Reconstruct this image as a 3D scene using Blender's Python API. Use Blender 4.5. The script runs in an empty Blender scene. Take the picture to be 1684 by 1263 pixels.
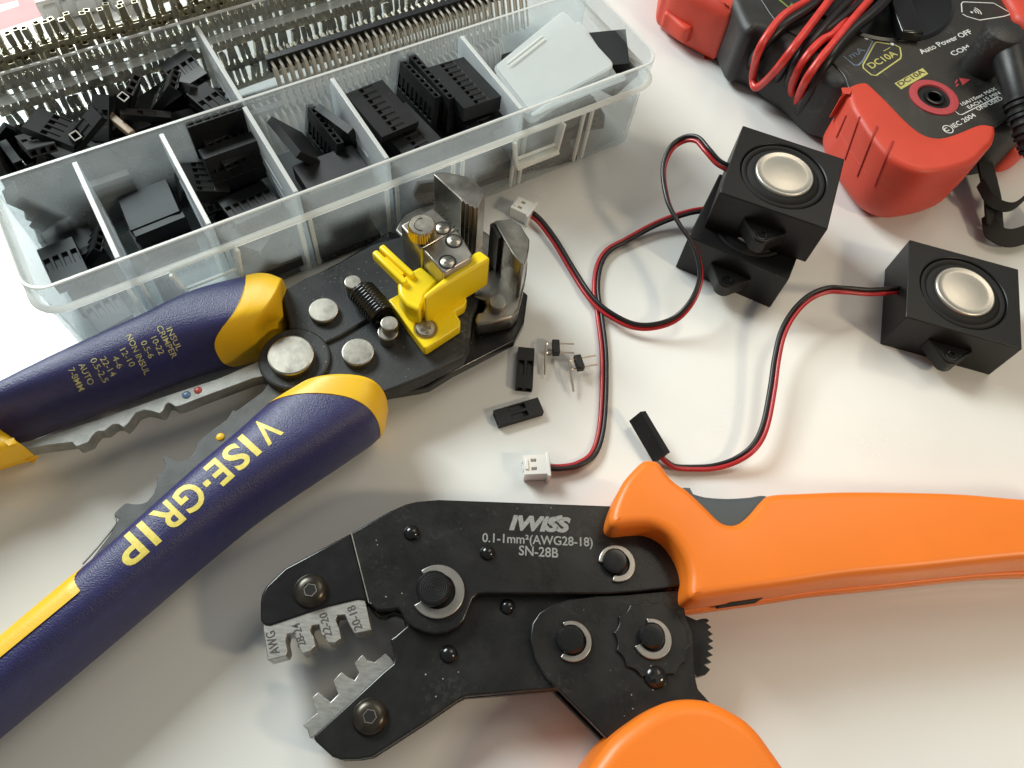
import bpy, bmesh, math, random
from mathutils import Vector, Matrix, Quaternion
from mathutils.bvhtree import BVHTree
random.seed(11)
U = 0.001                      # all helper coordinates are millimetres
sc = bpy.context.scene
# ------------------------------------------------------------------ camera
TILT, ROLL, FOC, CH = math.radians(28.848), math.radians(9.047), 1246.58, 200.0
CX, CY = 842.0, 631.5
_x = Vector((1, 0, 0)); FW = Vector((0, math.sin(TILT), -math.cos(TILT))); _u = Vector((0, math.cos(TILT), math.sin(TILT)))
XR = _x*math.cos(ROLL) + _u*math.sin(ROLL); UP = -_x*math.sin(ROLL) + _u*math.cos(ROLL)
cam = bpy.data.cameras.new('camera'); co = bpy.data.objects.new('camera', cam); sc.collection.objects.link(co)
cam.sensor_width = 36; cam.lens = FOC/1684*36; cam.clip_start = 0.01; cam.clip_end = 50
co.matrix_world = Matrix((( XR.x, UP.x, -FW.x, 0), (XR.y, UP.y, -FW.y, 0), (XR.z, UP.z, -FW.z, CH*U), (0, 0, 0, 1)))
sc.camera = co
# ------------------------------------------------------------------ world, lamps, exposure
w = bpy.data.worlds.new('World'); sc.world = w; w.use_nodes = True
bg = w.node_tree.nodes['Background']; bg.inputs[0].default_value = (0.94, 1.0, 0.98, 1); bg.inputs[1].default_value = 0.235
def area(name, loc, target, size, size_y, power, color):
    l = bpy.data.lights.new(name, 'AREA'); l.shape = 'RECTANGLE'; l.size = size*U; l.size_y = size_y*U; l.energy = power; l.color = color
    o = bpy.data.objects.new(name, l); sc.collection.objects.link(o)
    o.location = Vector(loc)*U; o.rotation_euler = (Vector(target)-Vector(loc)).to_track_quat('-Z', 'Y').to_euler()
    return o
area('window_light', (-620, 560, 560), (-40, 120, 0), 400, 340, 14.0, (0.92, 1.0, 0.985))
area('lamp_light', (400, -40, 330), (90, 110, 0), 55, 55, 0.95, (1.0, 0.84, 0.58))
area('ceiling_light', (330, 520, 760), (120, 150, 0), 380, 380, 2.1, (1.0, 0.88, 0.70))
vs = sc.view_settings; vs.view_transform = 'Standard'; vs.look = 'None'; vs.exposure = -0.28; vs.gamma = 1; vs.use_curve_mapping = False
sc.cycles.transparent_max_bounces = 40; sc.cycles.max_bounces = 10; sc.cycles.caustics_reflective = False; sc.cycles.caustics_refractive = False
sc.cycles.sample_clamp_indirect = 6
try: sc.cycles.use_denoising = True
except Exception: pass

# ------------------------------------------------------------------ helpers
def P(px, py, z=0.0):
    """point at height z (mm) seen at pixel px,py of the 1684x1263 photograph"""
    d = XR*((px-CX)/FOC) - UP*((py-CY)/FOC) + FW
    k = (z-CH)/d.z
    return Vector((d.x*k, d.y*k, z))
YAW = math.radians(39.158); EX = Vector((math.cos(YAW), math.sin(YAW), 0)); EY = Vector((-math.sin(YAW), math.cos(YAW), 0)); EZ = Vector((0, 0, 1))
def B(u, v, z=0.0): return EX*u + EY*v + EZ*z        # storage box frame
def tagp(o, label=None, cat=None, group=None, kind=None):
    if label: o['label'] = label
    if cat: o['category'] = cat
    if group: o['group'] = group
    if kind: o['kind'] = kind
    return o
def thing(name, label, cat, loc, group=None):
    o = bpy.data.objects.new(name, None); sc.collection.objects.link(o); o.empty_display_size = 0.01
    o.location = Vector(loc)*U
    return tagp(o, label, cat, group)
def catmull(pts, n=8, closed=False):
    pts = [Vector(p) for p in pts]; out = []; N = len(pts)
    segs = N if closed else N-1
    for i in range(segs):
        if closed: p0, p1, p2, p3 = pts[(i-1) % N], pts[i], pts[(i+1) % N], pts[(i+2) % N]
        else: p0, p1, p2, p3 = pts[max(i-1, 0)], pts[i], pts[i+1], pts[min(i+2, N-1)]
        for k in range(n):
            t = k/n
            out.append(0.5*((2*p1)+(p2-p0)*t+(2*p0-5*p1+4*p2-p3)*t*t+(3*p1-p0-3*p2+p3)*t**3))
    if not closed: out.append(pts[-1].copy())
    return out
def resample(pts, step, closed=True):
    q = list(pts) + ([pts[0]] if closed else [])
    L = [0]
    for a, b in zip(q, q[1:]): L.append(L[-1]+(b-a).length)
    n = max(6, int(round(L[-1]/step))); out = []; j = 0
    for i in range(n if closed else n+1):
        s = L[-1]*i/n
        while j < len(L)-2 and L[j+1] < s: j += 1
        t = (s-L[j])/max(1e-9, L[j+1]-L[j]); out.append(q[j].lerp(q[j+1], t))
    return out
class MB:
    def __init__(s): s.weld = False; s.v = []; s.f = []; s.m = []
    def add(s, vs_, fs, mi=0):
        k = len(s.v); s.v += [Vector(a) for a in vs_]; s.f += [tuple(i+k for i in f) for f in fs]; s.m += [mi]*len(fs); return s
    def box(s, c, dx, dy, dz, ax=None, ay=None, az=None, mi=0):
        ax = ax or Vector((1, 0, 0)); ay = ay or Vector((0, 1, 0)); az = az or EZ; c = Vector(c)
        vv = [c+ax*(i*dx/2)+ay*(j*dy/2)+az*(k*dz/2) for k in (-1, 1) for j in (-1, 1) for i in (-1, 1)]
        return s.add(vv, [(0, 2, 3, 1), (4, 5, 7, 6), (0, 1, 5, 4), (2, 6, 7, 3), (0, 4, 6, 2), (1, 3, 7, 5)], mi)
    def bar(s, a, b, wdt, h, mi=0):
        a = Vector(a); b = Vector(b); d = (b-a).normalized(); side = d.cross(EZ)
        side = side.normalized() if side.length > 1e-4 else Vector((1, 0, 0)); up = side.cross(d)
        return s.box((a+b)/2, (b-a).length, wdt, h, d, side, up, mi)
    def tube(s, pts, r, seg=10, cap=True, mi=0):
        pts = [Vector(p) for p in pts]; rings = []; N = len(pts)
        t0 = (pts[1]-pts[0]).normalized(); n = t0.cross(EZ)
        if n.length < 1e-3: n = t0.cross(Vector((1, 0, 0)))
        n.normalize(); vv = []
        for i, p in enumerate(pts):
            t = (pts[min(i+1, N-1)]-pts[max(i-1, 0)]).normalized()
            n = (n-t*n.dot(t)); n.normalize(); b = t.cross(n)
            rr = r(i/(N-1)) if callable(r) else r
            vv += [p+(n*math.cos(a)+b*math.sin(a))*rr for a in [2*math.pi*k/seg for k in range(seg)]]
        ff = [(i*seg+k, i*seg+(k+1) % seg, (i+1)*seg+(k+1) % seg, (i+1)*seg+k) for i in range(N-1) for k in range(seg)]
        if cap: ff += [tuple(range(seg))[::-1], tuple((N-1)*seg+k for k in range(seg))]
        return s.add(vv, ff, mi)
    def lathe(s, c, prof, seg=40, ax=None, arc=None, mi=0):
        """prof: list of (radius, height) from bottom to top about axis az through c; arc=(a0,a1) degrees leaves a gap"""
        c = Vector(c); az = (ax or EZ).normalized(); a1 = az.orthogonal().normalized() if abs(az.z) < .999 else Vector((1, 0, 0)); a2 = az.cross(a1)
        closed = arc is None; A0, A1 = (0, 2*math.pi) if closed else (math.radians(arc[0]), math.radians(arc[1]))
        n = seg if closed else seg+1; vv = []
        for k in range(n):
            a = A0+(A1-A0)*k/seg
            for (r, h) in prof: vv.append(c+(a1*math.cos(a)+a2*math.sin(a))*r+az*h)
        M = len(prof); ff = []
        for k in range(seg):
            k2 = (k+1) % n
            for j in range(M-1): ff.append((k*M+j, k2*M+j, k2*M+j+1, k*M+j+1))
        if closed:
            if prof[0][0] > 1e-6: ff.append(tuple(k*M for k in range(n))[::-1])
            if prof[-1][0] > 1e-6: ff.append(tuple(k*M+M-1 for k in range(n)))
        else:
            if prof[0] == prof[-1]:
                ff += [tuple(range(M-1)), tuple((n-1)*M+j for j in range(M-1))[::-1]]
        return s.add(vv, ff, mi)
    def prism(s, pts, z0, z1, mi=0):
        """pts: plan outline (Vectors, x/y used), extruded z0..z1"""
        n = len(pts)
        ar = sum(pts[i].x*pts[(i+1) % n].y-pts[(i+1) % n].x*pts[i].y for i in range(n))
        if ar < 0: pts = pts[::-1]
        vv = [Vector((p.x, p.y, z0)) for p in pts]+[Vector((p.x, p.y, z1)) for p in pts]
        ff = [tuple(range(n))[::-1], tuple(range(n, 2*n))]+[(i, (i+1) % n, n+(i+1) % n, n+i) for i in range(n)]
        return s.add(vv, ff, mi)
    def pillow(s, pts, z0, z1, r, rb=None, nseg=6, mi=0):
        """rounded slab from a smooth plan outline: top edge rounded by r, bottom by rb"""
        rb = r if rb is None else rb; n = len(pts)
        ar = sum(pts[i].x*pts[(i+1) % n].y-pts[(i+1) % n].x*pts[i].y for i in range(n))
        if ar < 0: pts = pts[::-1]
        nor = []
        for i in range(n):
            d = (pts[(i+1) % n]-pts[i-1]); d.z = 0; d.normalize(); nor.append(Vector((-d.y, d.x, 0)))
        rings = []
        for k in range(nseg+1):
            a = math.pi/2*k/nseg; rings.append((rb*(1-math.sin(a)), z0+rb*(1-math.cos(a))))
        for k in range(nseg+1):
            a = math.pi/2*k/nseg; rings.append((r*(1-math.cos(a)), z1-r*(1-math.sin(a))))
        vv = []
        for off, z in rings: vv += [Vector((pts[i].x, pts[i].y, 0))+nor[i]*off+EZ*z for i in range(n)]
        ff = [(j*n+i, j*n+(i+1) % n, (j+1)*n+(i+1) % n, (j+1)*n+i) for j in range(len(rings)-1) for i in range(n)]
        s.weld = True; s.add(vv, ff, mi)
        from mathutils.geometry import delaunay_2d_cdt
        for base, z in ((0, rings[0][1]), ((len(rings)-1)*n, rings[-1][1])):
            c2 = [vv[base+i].to_2d() for i in range(n)]
            r_ = delaunay_2d_cdt(c2, [(i, (i+1) % n) for i in range(n)], [tuple(range(n))], 1, 1e-4)
            s.add([Vector((a.x, a.y, z)) for a in r_[0]], [tuple(f) for f in r_[2]], mi)
        return s
    def build(s, name, mat, parent=None, bevel=0, bseg=2, smooth=35, recenter=True, label=None, weld=False):
        org = Vector(parent['_o']) if parent is not None and '_o' in parent else (Vector(parent.location)/U if parent is not None else None)
        if parent is None:
            org = Vector((0, 0, 0))
            if recenter and s.v:
                org = sum(s.v, Vector())/len(s.v); org.z = min(a.z for a in s.v)
        me = bpy.data.meshes.new(name); me.from_pydata([(a-org)*U for a in s.v], [], s.f); me.update()
        bm = bmesh.new(); bm.from_mesh(me)
        if weld or s.weld: bmesh.ops.remove_doubles(bm, verts=bm.verts, dist=2e-6)
        bmesh.ops.recalc_face_normals(bm, faces=bm.faces); bm.to_mesh(me); bm.free()
        for m_ in (mat if isinstance(mat, (list, tuple)) else [mat]): me.materials.append(m_)
        if any(s.m):
            for p_, mi in zip(me.polygons, s.m): p_.material_index = mi
        o = bpy.data.objects.new(name, me); sc.collection.objects.link(o)
        if parent is not None:
            o.parent = parent
            if parent.type == 'MESH':  # sub-part: same data origin as its part
                o.location = (0, 0, 0)
            o['_o'] = tuple(org)
        else:
            o.location = org*U; o['_o'] = tuple(org)
        if bevel:
            b = o.modifiers.new('bevel', 'BEVEL'); b.width = bevel*U; b.segments = bseg; b.limit_method = 'ANGLE'; b.angle_limit = math.radians(30); b.use_clamp_overlap = True
        if smooth:
            me.shade_smooth(); me.set_sharp_from_angle(angle=math.radians(smooth if not bevel else 50))
            if bevel: b.harden_normals = False
        if label: o['label'] = label
        return o
# ------------------------------------------------------------------ materials
def new_mat(name):
    m = bpy.data.materials.new(name); m.use_nodes = True; nt = m.node_tree
    return m, nt, nt.nodes['Principled BSDF']
def mat(name, col, rough=0.5, metal=0.0, var=0.0, vscale=60.0, bump=0.0, bscale=1500.0, dust=0.0, dscale=900.0, coat=0.0, rvar=0.0, spec=0.5, sss=0.0, aniso=0.0, dustcol=(0.55, 0.53, 0.48, 1), stretch=None, specks=0.0):
    m, nt, b = new_mat(name); N = nt.nodes; L = nt.links
    b.inputs['Base Color'].default_value = (*col, 1); b.inputs['Roughness'].default_value = rough; b.inputs['Metallic'].default_value = metal
    b.inputs['Specular IOR Level'].default_value = spec
    if coat: b.inputs['Coat Weight'].default_value = coat; b.inputs['Coat Roughness'].default_value = 0.15
    if sss: b.inputs['Subsurface Weight'].default_value = sss; b.inputs['Subsurface Scale'].default_value = 0.002; b.inputs['Subsurface Radius'].default_value = (1, .6, .3)
    tc = N.new('ShaderNodeTexCoord'); src = tc.outputs['Object']
    if stretch:
        mp = N.new('ShaderNodeMapping'); mp.inputs['Scale'].default_value = stretch; L.new(src, mp.inputs[0]); src = mp.outputs[0]
    colsock = None
    if var:
        n = N.new('ShaderNodeTexNoise'); n.inputs['Scale'].default_value = vscale; n.inputs['Detail'].default_value = 6; L.new(src, n.inputs['Vector'])
        r = N.new('ShaderNodeValToRGB'); r.color_ramp.elements[0].position = .3; r.color_ramp.elements[1].position = .72
        r.color_ramp.elements[0].color = (*[c*(1-var) for c in col], 1); r.color_ramp.elements[1].color = (*[min(1, c*(1+var)) for c in col], 1)
        L.new(n.outputs['Fac'], r.inputs[0]); colsock = r.outputs[0]; L.new(colsock, b.inputs['Base Color'])
    if rvar:
        n = N.new('ShaderNodeTexNoise'); n.inputs['Scale'].default_value = 110; n.inputs['Detail'].default_value = 8; n.inputs['Roughness'].default_value = .7; L.new(src, n.inputs['Vector'])
        mr = N.new('ShaderNodeMapRange'); mr.inputs[1].default_value = .3; mr.inputs[2].default_value = .7; mr.inputs[3].default_value = max(0, rough-rvar); mr.inputs[4].default_value = min(1, rough+rvar)
        L.new(n.outputs['Fac'], mr.inputs[0]); L.new(mr.outputs[0], b.inputs['Roughness'])
    if dust:
        n = N.new('ShaderNodeTexNoise'); n.inputs['Scale'].default_value = dscale; n.inputs['Detail'].default_value = 3; L.new(src, n.inputs['Vector'])
        n2 = N.new('ShaderNodeTexNoise'); n2.inputs['Scale'].default_value = 70; n2.inputs['Detail'].default_value = 4; L.new(src, n2.inputs['Vector'])
        mu = N.new('ShaderNodeMath'); mu.operation = 'MULTIPLY'; L.new(n.outputs['Fac'], mu.inputs[0]); L.new(n2.outputs['Fac'], mu.inputs[1])
        r = N.new('ShaderNodeMapRange'); r.inputs[1].default_value = .33; r.inputs[2].default_value = .42; r.inputs[4].default_value = dust; L.new(mu.outputs[0], r.inputs[0])
        mx = N.new('ShaderNodeMix'); mx.data_type = 'RGBA'; L.new(r.outputs[0], mx.inputs['Factor'])
        if colsock: L.new(colsock, mx.inputs[6])
        else: mx.inputs[6].default_value = (*col, 1)
        mx.inputs[7].default_value = dustcol; L.new(mx.outputs[2], b.inputs['Base Color'])
    if specks:
        v = N.new('ShaderNodeTexVoronoi'); v.inputs['Scale'].default_value = 420; L.new(src, v.inputs['Vector'])
        nn = N.new('ShaderNodeTexNoise'); nn.inputs['Scale'].default_value = 60; nn.inputs['Detail'].default_value = 3; L.new(src, nn.inputs['Vector'])
        th = N.new('ShaderNodeMapRange'); th.inputs[1].default_value = .42; th.inputs[2].default_value = .72; th.inputs[3].default_value = 0; th.inputs[4].default_value = specks; L.new(nn.outputs['Fac'], th.inputs[0])
        ls = N.new('ShaderNodeMath'); ls.operation = 'LESS_THAN'; L.new(v.outputs['Distance'], ls.inputs[0]); L.new(th.outputs[0], ls.inputs[1])
        mx2 = N.new('ShaderNodeMix'); mx2.data_type = 'RGBA'; L.new(ls.outputs[0], mx2.inputs['Factor'])
        lk = b.inputs['Base Color'].links
        if lk: L.new(lk[0].from_socket, mx2.inputs[6])
        else: mx2.inputs[6].default_value = (*col, 1)
        mx2.inputs[7].default_value = (.30, .29, .27, 1); L.new(mx2.outputs[2], b.inputs['Base Color'])
    if bump:
        n = N.new('ShaderNodeTexNoise'); n.inputs['Scale'].default_value = bscale; n.inputs['Detail'].default_value = 3; L.new(src, n.inputs['Vector'])
        bp = N.new('ShaderNodeBump'); bp.inputs['Strength'].default_value = bump; bp.inputs['Distance'].default_value = 0.0002; L.new(n.outputs['Fac'], bp.inputs['Height']); L.new(bp.outputs[0], b.inputs['Normal'])
    return m
def clear_plastic(name, haze, tint=(0.93, 0.96, 0.97), rough=0.22, col=(0.80, 0.84, 0.88), fres=0.5, lo=.7, hi=1.45):
    m, nt, b = new_mat(name); N = nt.nodes; L = nt.links
    out = N['Material Output']; b.inputs['Base Color'].default_value = (*col, 1); b.inputs['Roughness'].default_value = rough
    tr = N.new('ShaderNodeBsdfTransparent'); tr.inputs[0].default_value = (*tint, 1)
    tl = N.new('ShaderNodeBsdfTranslucent'); tl.inputs[0].default_value = (*col, 1)
    m1 = N.new('ShaderNodeMixShader'); m1.inputs[0].default_value = .45; L.new(b.outputs[0], m1.inputs[1]); L.new(tl.outputs[0], m1.inputs[2])
    lw = N.new('ShaderNodeLayerWeight'); lw.inputs[0].default_value = fres
    tc = N.new('ShaderNodeTexCoord'); n = N.new('ShaderNodeTexNoise'); n.inputs['Scale'].default_value = 90; n.inputs['Detail'].default_value = 7; n.inputs['Roughness'].default_value = .65; L.new(tc.outputs['Object'], n.inputs['Vector'])
    nm = N.new('ShaderNodeMapRange'); nm.inputs[1].default_value = .3; nm.inputs[2].default_value = .75; nm.inputs[3].default_value = haze*lo; nm.inputs[4].default_value = haze*hi; L.new(n.outputs['Fac'], nm.inputs[0])
    ad = N.new('ShaderNodeMath'); ad.operation = 'MULTIPLY_ADD'; L.new(lw.outputs['Facing'], ad.inputs[0]); ad.inputs[1].default_value = .30; L.new(nm.outputs[0], ad.inputs[2]); ad.use_clamp = True
    mx = N.new('ShaderNodeMixShader'); L.new(ad.outputs[0], mx.inputs[0]); L.new(tr.outputs[0], mx.inputs[1]); L.new(m1.outputs[0], mx.inputs[2])
    L.new(mx.outputs[0], out.inputs[0])
    bp = N.new('ShaderNodeBump'); bp.inputs['Strength'].default_value = .07; bp.inputs['Distance'].default_value = .0005; L.new(n.outputs['Fac'], bp.inputs['Height']); L.new(bp.outputs[0], b.inputs['Normal'])
    return m
M = {}
M['black_plastic'] = mat('black_plastic', (0.012, 0.012, 0.013), 0.42, var=.4, vscale=200, bump=.25, bscale=2500, spec=.45)
M['housing'] = mat('connector_plastic', (0.008, 0.008, 0.009), 0.5, specks=.07, var=.3, vscale=200, bump=.15, bscale=1800, spec=.38)
M['speaker_plastic'] = mat('speaker_plastic', (0.007, 0.007, 0.007), 0.4, bump=.12, bscale=2600, spec=.35, specks=.07)
M['foam'] = mat('rubber_surround', (0.014, 0.013, 0.012), 0.75, bump=.4, bscale=3000, spec=.3)
M['gloss_black'] = mat('glossy_black_plastic', (0.008, 0.008, 0.008), 0.18, spec=.5)
M['black_steel'] = mat('blackened_steel', (0.010, 0.0095, 0.009), 0.30, var=.3, vscale=90, bump=.05, bscale=900, dust=.02, rvar=.09, spec=.5, specks=.11)
M['black_steel_plain'] = mat('oiled_black_steel', (0.010, 0.010, 0.010), 0.22, specks=.06, rvar=.08, spec=.45)
M['phosphate'] = mat('phosphated_steel', (0.024, 0.025, 0.027), 0.5, metal=.0, var=.35, vscale=120, bump=.3, bscale=1800, dust=.08, rvar=.1, spec=.4, specks=.13)
M['steel'] = mat('worn_steel', (0.40, 0.37, 0.33), 0.34, metal=1, var=.18, vscale=150, bump=.12, bscale=1200, rvar=.1)
M['dark_steel'] = mat('dark_worn_steel', (0.30, 0.28, 0.25), 0.34, metal=1, var=.25, vscale=130, bump=.12, bscale=1400, rvar=.12)
M['rivet'] = mat('satin_nickel', (0.36, 0.335, 0.29), 0.38, metal=1, var=.12, vscale=500, bump=.07, bscale=1500, rvar=.12)
M['bar_steel'] = mat('grey_bar_steel', (0.27, 0.27, 0.255), 0.45, metal=.4, var=.2, vscale=300, bump=.2, bscale=1800)
M['grey_plate'] = mat('grey_etched_steel', (0.085, 0.087, 0.085), 0.55, metal=.2, var=.2, vscale=300, bump=.2, bscale=1800)
M['clip'] = mat('clip_steel', (0.42, 0.40, 0.37), 0.35, metal=1, var=.1, vscale=300)
M['die'] = mat('die_steel', (0.40, 0.39, 0.365), 0.42, metal=.75, var=.2, vscale=400, bump=.1, bscale=1200, stretch=(1, 4, 1))
M['brass'] = mat('brass', (0.62, 0.47, 0.25), 0.25, metal=1, var=.1)
M['tin'] = mat('tinned_brass', (0.50, 0.46, 0.35), 0.42, metal=1, var=.2, vscale=800)
M['gold_pin'] = mat('plated_pin', (0.78, 0.71, 0.60), 0.30, metal=.65)
M['blue'] = mat('blue_grip', (0.026, 0.025, 0.108), 0.40, var=.12, vscale=400, bump=.75, bscale=2600, spec=.55)
M['yellow'] = mat('yellow_grip', (0.86, 0.50, 0.012), 0.42, bump=.25, bscale=1800, var=.05, vscale=60)
M['yellow_bright'] = mat('yellow_plastic', (0.93, 0.68, 0.01), 0.30, bump=.06, bscale=600, sss=.1)
M['yellow_ink'] = mat('yellow_print', (0.80, 0.66, 0.14), 0.5, var=.12, vscale=900)
M['faded_ink'] = mat('faded_yellow_print', (0.50, 0.46, 0.22), 0.6, var=.5, vscale=1500)
M['orange'] = mat('orange_grip', (0.86, 0.20, 0.016), 0.40, bump=.10, bscale=900, var=.04, vscale=40, spec=.45)
M['grey_rubber'] = mat('grey_rubber', (0.07, 0.08, 0.085), 0.55, bump=.15, bscale=1500)
M['red_rubber'] = mat('red_rubber', (0.60, 0.055, 0.028), 0.5, bump=.3, bscale=1600, var=.10, vscale=45)
M['red_wire'] = mat('red_insulation', (0.42, 0.018, 0.022), 0.30, var=.1, vscale=400)
M['red_lead'] = mat('red_silicone_lead', (0.62, 0.045, 0.035), 0.35, var=.15, vscale=300)
M['black_wire'] = mat('black_insulation', (0.007, 0.006, 0.007), 0.38)
M['white_plastic'] = mat('white_nylon', (0.78, 0.76, 0.72), 0.4, sss=.15)
M['hole_shade'] = mat('recess_shade', (0.004, 0.004, 0.004), 0.8)  # near-black colour painted for the shade inside holes and gaps
M['silver_cone'] = mat('silver_cone', (0.60, 0.57, 0.51), 0.40, metal=.9, bump=.05, bscale=2500)
M['meter'] = mat('meter_plastic', (0.022, 0.021, 0.020), 0.48, var=.3, vscale=150, bump=.4, bscale=2600, dust=.05)
M['meter_face'] = mat('meter_face', (0.020, 0.018, 0.016), 0.40, var=.3, vscale=150, bump=.15, bscale=2600, dust=.05, specks=.10)
M['white_ink'] = mat('white_print', (0.68, 0.67, 0.64), 0.55, var=.12, vscale=1500)
M['grey_ink'] = mat('laser_marking', (0.26, 0.26, 0.25), 0.45, var=.2, vscale=1500)
M['dark_ink'] = mat('dark_marking', (0.06, 0.05, 0.05), 0.6)
M['sage_ink'] = mat('olive_yellow_print', (0.50, 0.46, 0.14), 0.5, var=.1, vscale=900)
M['blue_ink'] = mat('pale_blue_print', (0.18, 0.25, 0.36), 0.5)
M['green_ink'] = mat('green_print', (0.18, 0.25, 0.05), 0.5)
M['red_ink'] = mat('red_print', (0.42, 0.05, 0.06), 0.5, var=.1, vscale=900)
M['webbing'] = mat('woven_webbing', (0.014, 0.012, 0.011), 0.8, bump=.8, bscale=900, stretch=(3, 1, 1))
M['pink_print'] = mat('pink_print', (0.80, 0.30, 0.30), 0.6, var=.08, vscale=60)
M['paper'] = mat('white_card', (0.80, 0.80, 0.78), 0.6)
M['beige_plastic'] = mat('tan_plastic', (0.30, 0.21, 0.13), 0.5, var=.15, vscale=300)
M['box'] = clear_plastic('clear_polypropylene', 0.095, col=(.84,.86,.86))
M['box_edge'] = clear_plastic('polypropylene_edge', 0.78, rough=.16, col=(.95, .95, .92), lo=.95, hi=1.05)  # whiter, denser plastic paints in the light piped to the edges
M['divider'] = clear_plastic('frosted_divider', 0.40, rough=.35, lo=.9, hi=1.12)
M['sheet'] = clear_plastic('milky_divider', 0.55, rough=.35, lo=.95, hi=1.06, col=(.86, .87, .86))
# ------------------------------------------------------------------ text
def text_mesh(s, a, b, h, thick=0.05, bold=0.0, spacing=1.0, skew=0.0):
    """mesh text whose baseline runs from world point a to b (mm); h = capital height; returns list verts, faces"""
    cu = bpy.data.curves.new('tmp', 'FONT'); cu.body = s; cu.size = 1; cu.offset = bold; cu.space_character = spacing; cu.resolution_u = 4; cu.shear = skew
    o = bpy.data.objects.new('tmp', cu); sc.collection.objects.link(o)
    dg = bpy.context.evaluated_depsgraph_get(); me = bpy.data.meshes.new_from_object(o.evaluated_get(dg))
    bpy.data.objects.remove(o); bpy.data.curves.remove(cu)
    bm = bmesh.new(); bm.from_mesh(me); bpy.data.meshes.remove(me)
    bmesh.ops.triangulate(bm, faces=bm.faces)
    for _ in range(3):
        es = [e for e in bm.edges if e.calc_length() > .12]
        if es: bmesh.ops.subdivide_edges(bm, edges=es, cuts=1)
    bmesh.ops.triangulate(bm, faces=bm.faces)
    vs_ = [v.co.copy() for v in bm.verts]; fs = [tuple(v.index for v in f.verts) for f in bm.faces]; bm.free()
    if not vs_: return [], []
    x0 = min(v.x for v in vs_); x1 = max(v.x for v in vs_)
    a = Vector(a); b = Vector(b); d = (b-a); Lh = d.length; d.normalize(); n = EZ.cross(d).normalized()
    k = Lh/(x1-x0); kh = h/0.73
    return [a+d*((v.x-x0)*k)+n*(v.y*kh) for v in vs_], fs
def lettering(parent, lines, m, surf=None, lift=0.06, name='lettering'):
    """lines: (text, p0, p1, height, bold[, skew]) laid on the surface below"""
    mb = MB()
    for ln in lines:
        s, a, b, h, bold = ln[:5]
        v, f = text_mesh(s, a, b, h, bold=bold, skew=ln[5] if len(ln) > 5 else 0)
        mb.add(v, f)
    if surf: mb.v = drape_cam(mb.v, surf, lift)
    return mb.build(name, m, parent, smooth=0)
def bvh_of(mb): return BVHTree.FromPolygons([tuple(v) for v in mb.v], mb.f)
def drape(vs_, tree, lift):
    out = []
    for v in vs_:
        h = tree.ray_cast(Vector((v.x, v.y, 300)), Vector((0, 0, -1)))
        out.append(Vector((v.x, v.y, (h[0].z if h[0] else v.z)+lift)))
    return out
def drape_cam(vs_, tree, lift):
    """lay printed shapes on a curved grip: every point goes to the grip's own surface"""
    o = Vector((0, 0, CH)); out = []
    for v in vs_:
        h = tree.ray_cast(o, (v-o).normalized())
        out.append(h[0]+(h[1] if h[1].z > 0 else -h[1])*lift if h[0] else v)
    return out
def line_ink(pts, wdt, z=None):
    """thin flat printed line along world points"""
    mb = MB(); n = len(pts); vv = []
    for i, p in enumerate(pts):
        d = (pts[min(i+1, n-1)]-pts[max(i-1, 0)]).normalized(); s = EZ.cross(d).normalized()*wdt/2; vv += [p-s, p+s]
    mb.add(vv, [(2*i, 2*i+1, 2*i+3, 2*i+2) for i in range(n-1)]); return mb

# ------------------------------------------------------------------ setting: the white table
def table():
    m, nt, b = new_mat('white_laminate'); N = nt.nodes; L = nt.links
    b.inputs['Roughness'].default_value = .3; b.inputs['Specular IOR Level'].default_value = .5
    tc = N.new('ShaderNodeTexCoord')
    n = N.new('ShaderNodeTexNoise'); n.inputs['Scale'].default_value = 7; n.inputs['Detail'].default_value = 5; L.new(tc.outputs['Object'], n.inputs['Vector'])
    r = N.new('ShaderNodeValToRGB'); r.color_ramp.elements[0].position = .3; r.color_ramp.elements[1].position = .7
    r.color_ramp.elements[0].color = (.70, .695, .67, 1); r.color_ramp.elements[1].color = (.755, .755, .735, 1); L.new(n.outputs['Fac'], r.inputs[0])
    sp = N.new('ShaderNodeTexVoronoi'); sp.inputs['Scale'].default_value = 28; sp.inputs['Randomness'].default_value = 1; L.new(tc.outputs['Object'], sp.inputs['Vector'])
    lt = N.new('ShaderNodeMath'); lt.operation = 'LESS_THAN'; lt.inputs[1].default_value = .015; L.new(sp.outputs['Distance'], lt.inputs[0])
    mx = N.new('ShaderNodeMix'); mx.data_type = 'RGBA'; L.new(lt.outputs[0], mx.inputs['Factor']); L.new(r.outputs[0], mx.inputs[6]); mx.inputs[7].default_value = (.10, .09, .08, 1)
    L.new(mx.outputs[2], b.inputs['Base Color'])
    n2 = N.new('ShaderNodeTexNoise'); n2.inputs['Scale'].default_value = 22; n2.inputs['Detail'].default_value = 8; n2.inputs['Roughness'].default_value = .7; L.new(tc.outputs['Object'], n2.inputs['Vector'])
    mr = N.new('ShaderNodeMapRange'); mr.inputs[1].default_value = .35; mr.inputs[2].default_value = .7; mr.inputs[3].default_value = .10; mr.inputs[4].default_value = .30; L.new(n2.outputs['Fac'], mr.inputs[0]); L.new(mr.outputs[0], b.inputs['Roughness'])
    n3 = N.new('ShaderNodeTexNoise'); n3.inputs['Scale'].default_value = 35; n3.inputs['Detail'].default_value = 4; L.new(tc.outputs['Object'], n3.inputs['Vector'])
    bp = N.new('ShaderNodeBump'); bp.inputs['Strength'].default_value = .12; bp.inputs['Distance'].default_value = .001; L.new(n3.outputs['Fac'], bp.inputs['Height']); L.new(bp.outputs[0], b.inputs['Normal'])
    mb = MB(); mb.box((0, 150, -10), 2400, 2000, 20)
    o = mb.build('table_surface', m, None, bevel=2); o['kind'] = 'structure'
table()

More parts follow.
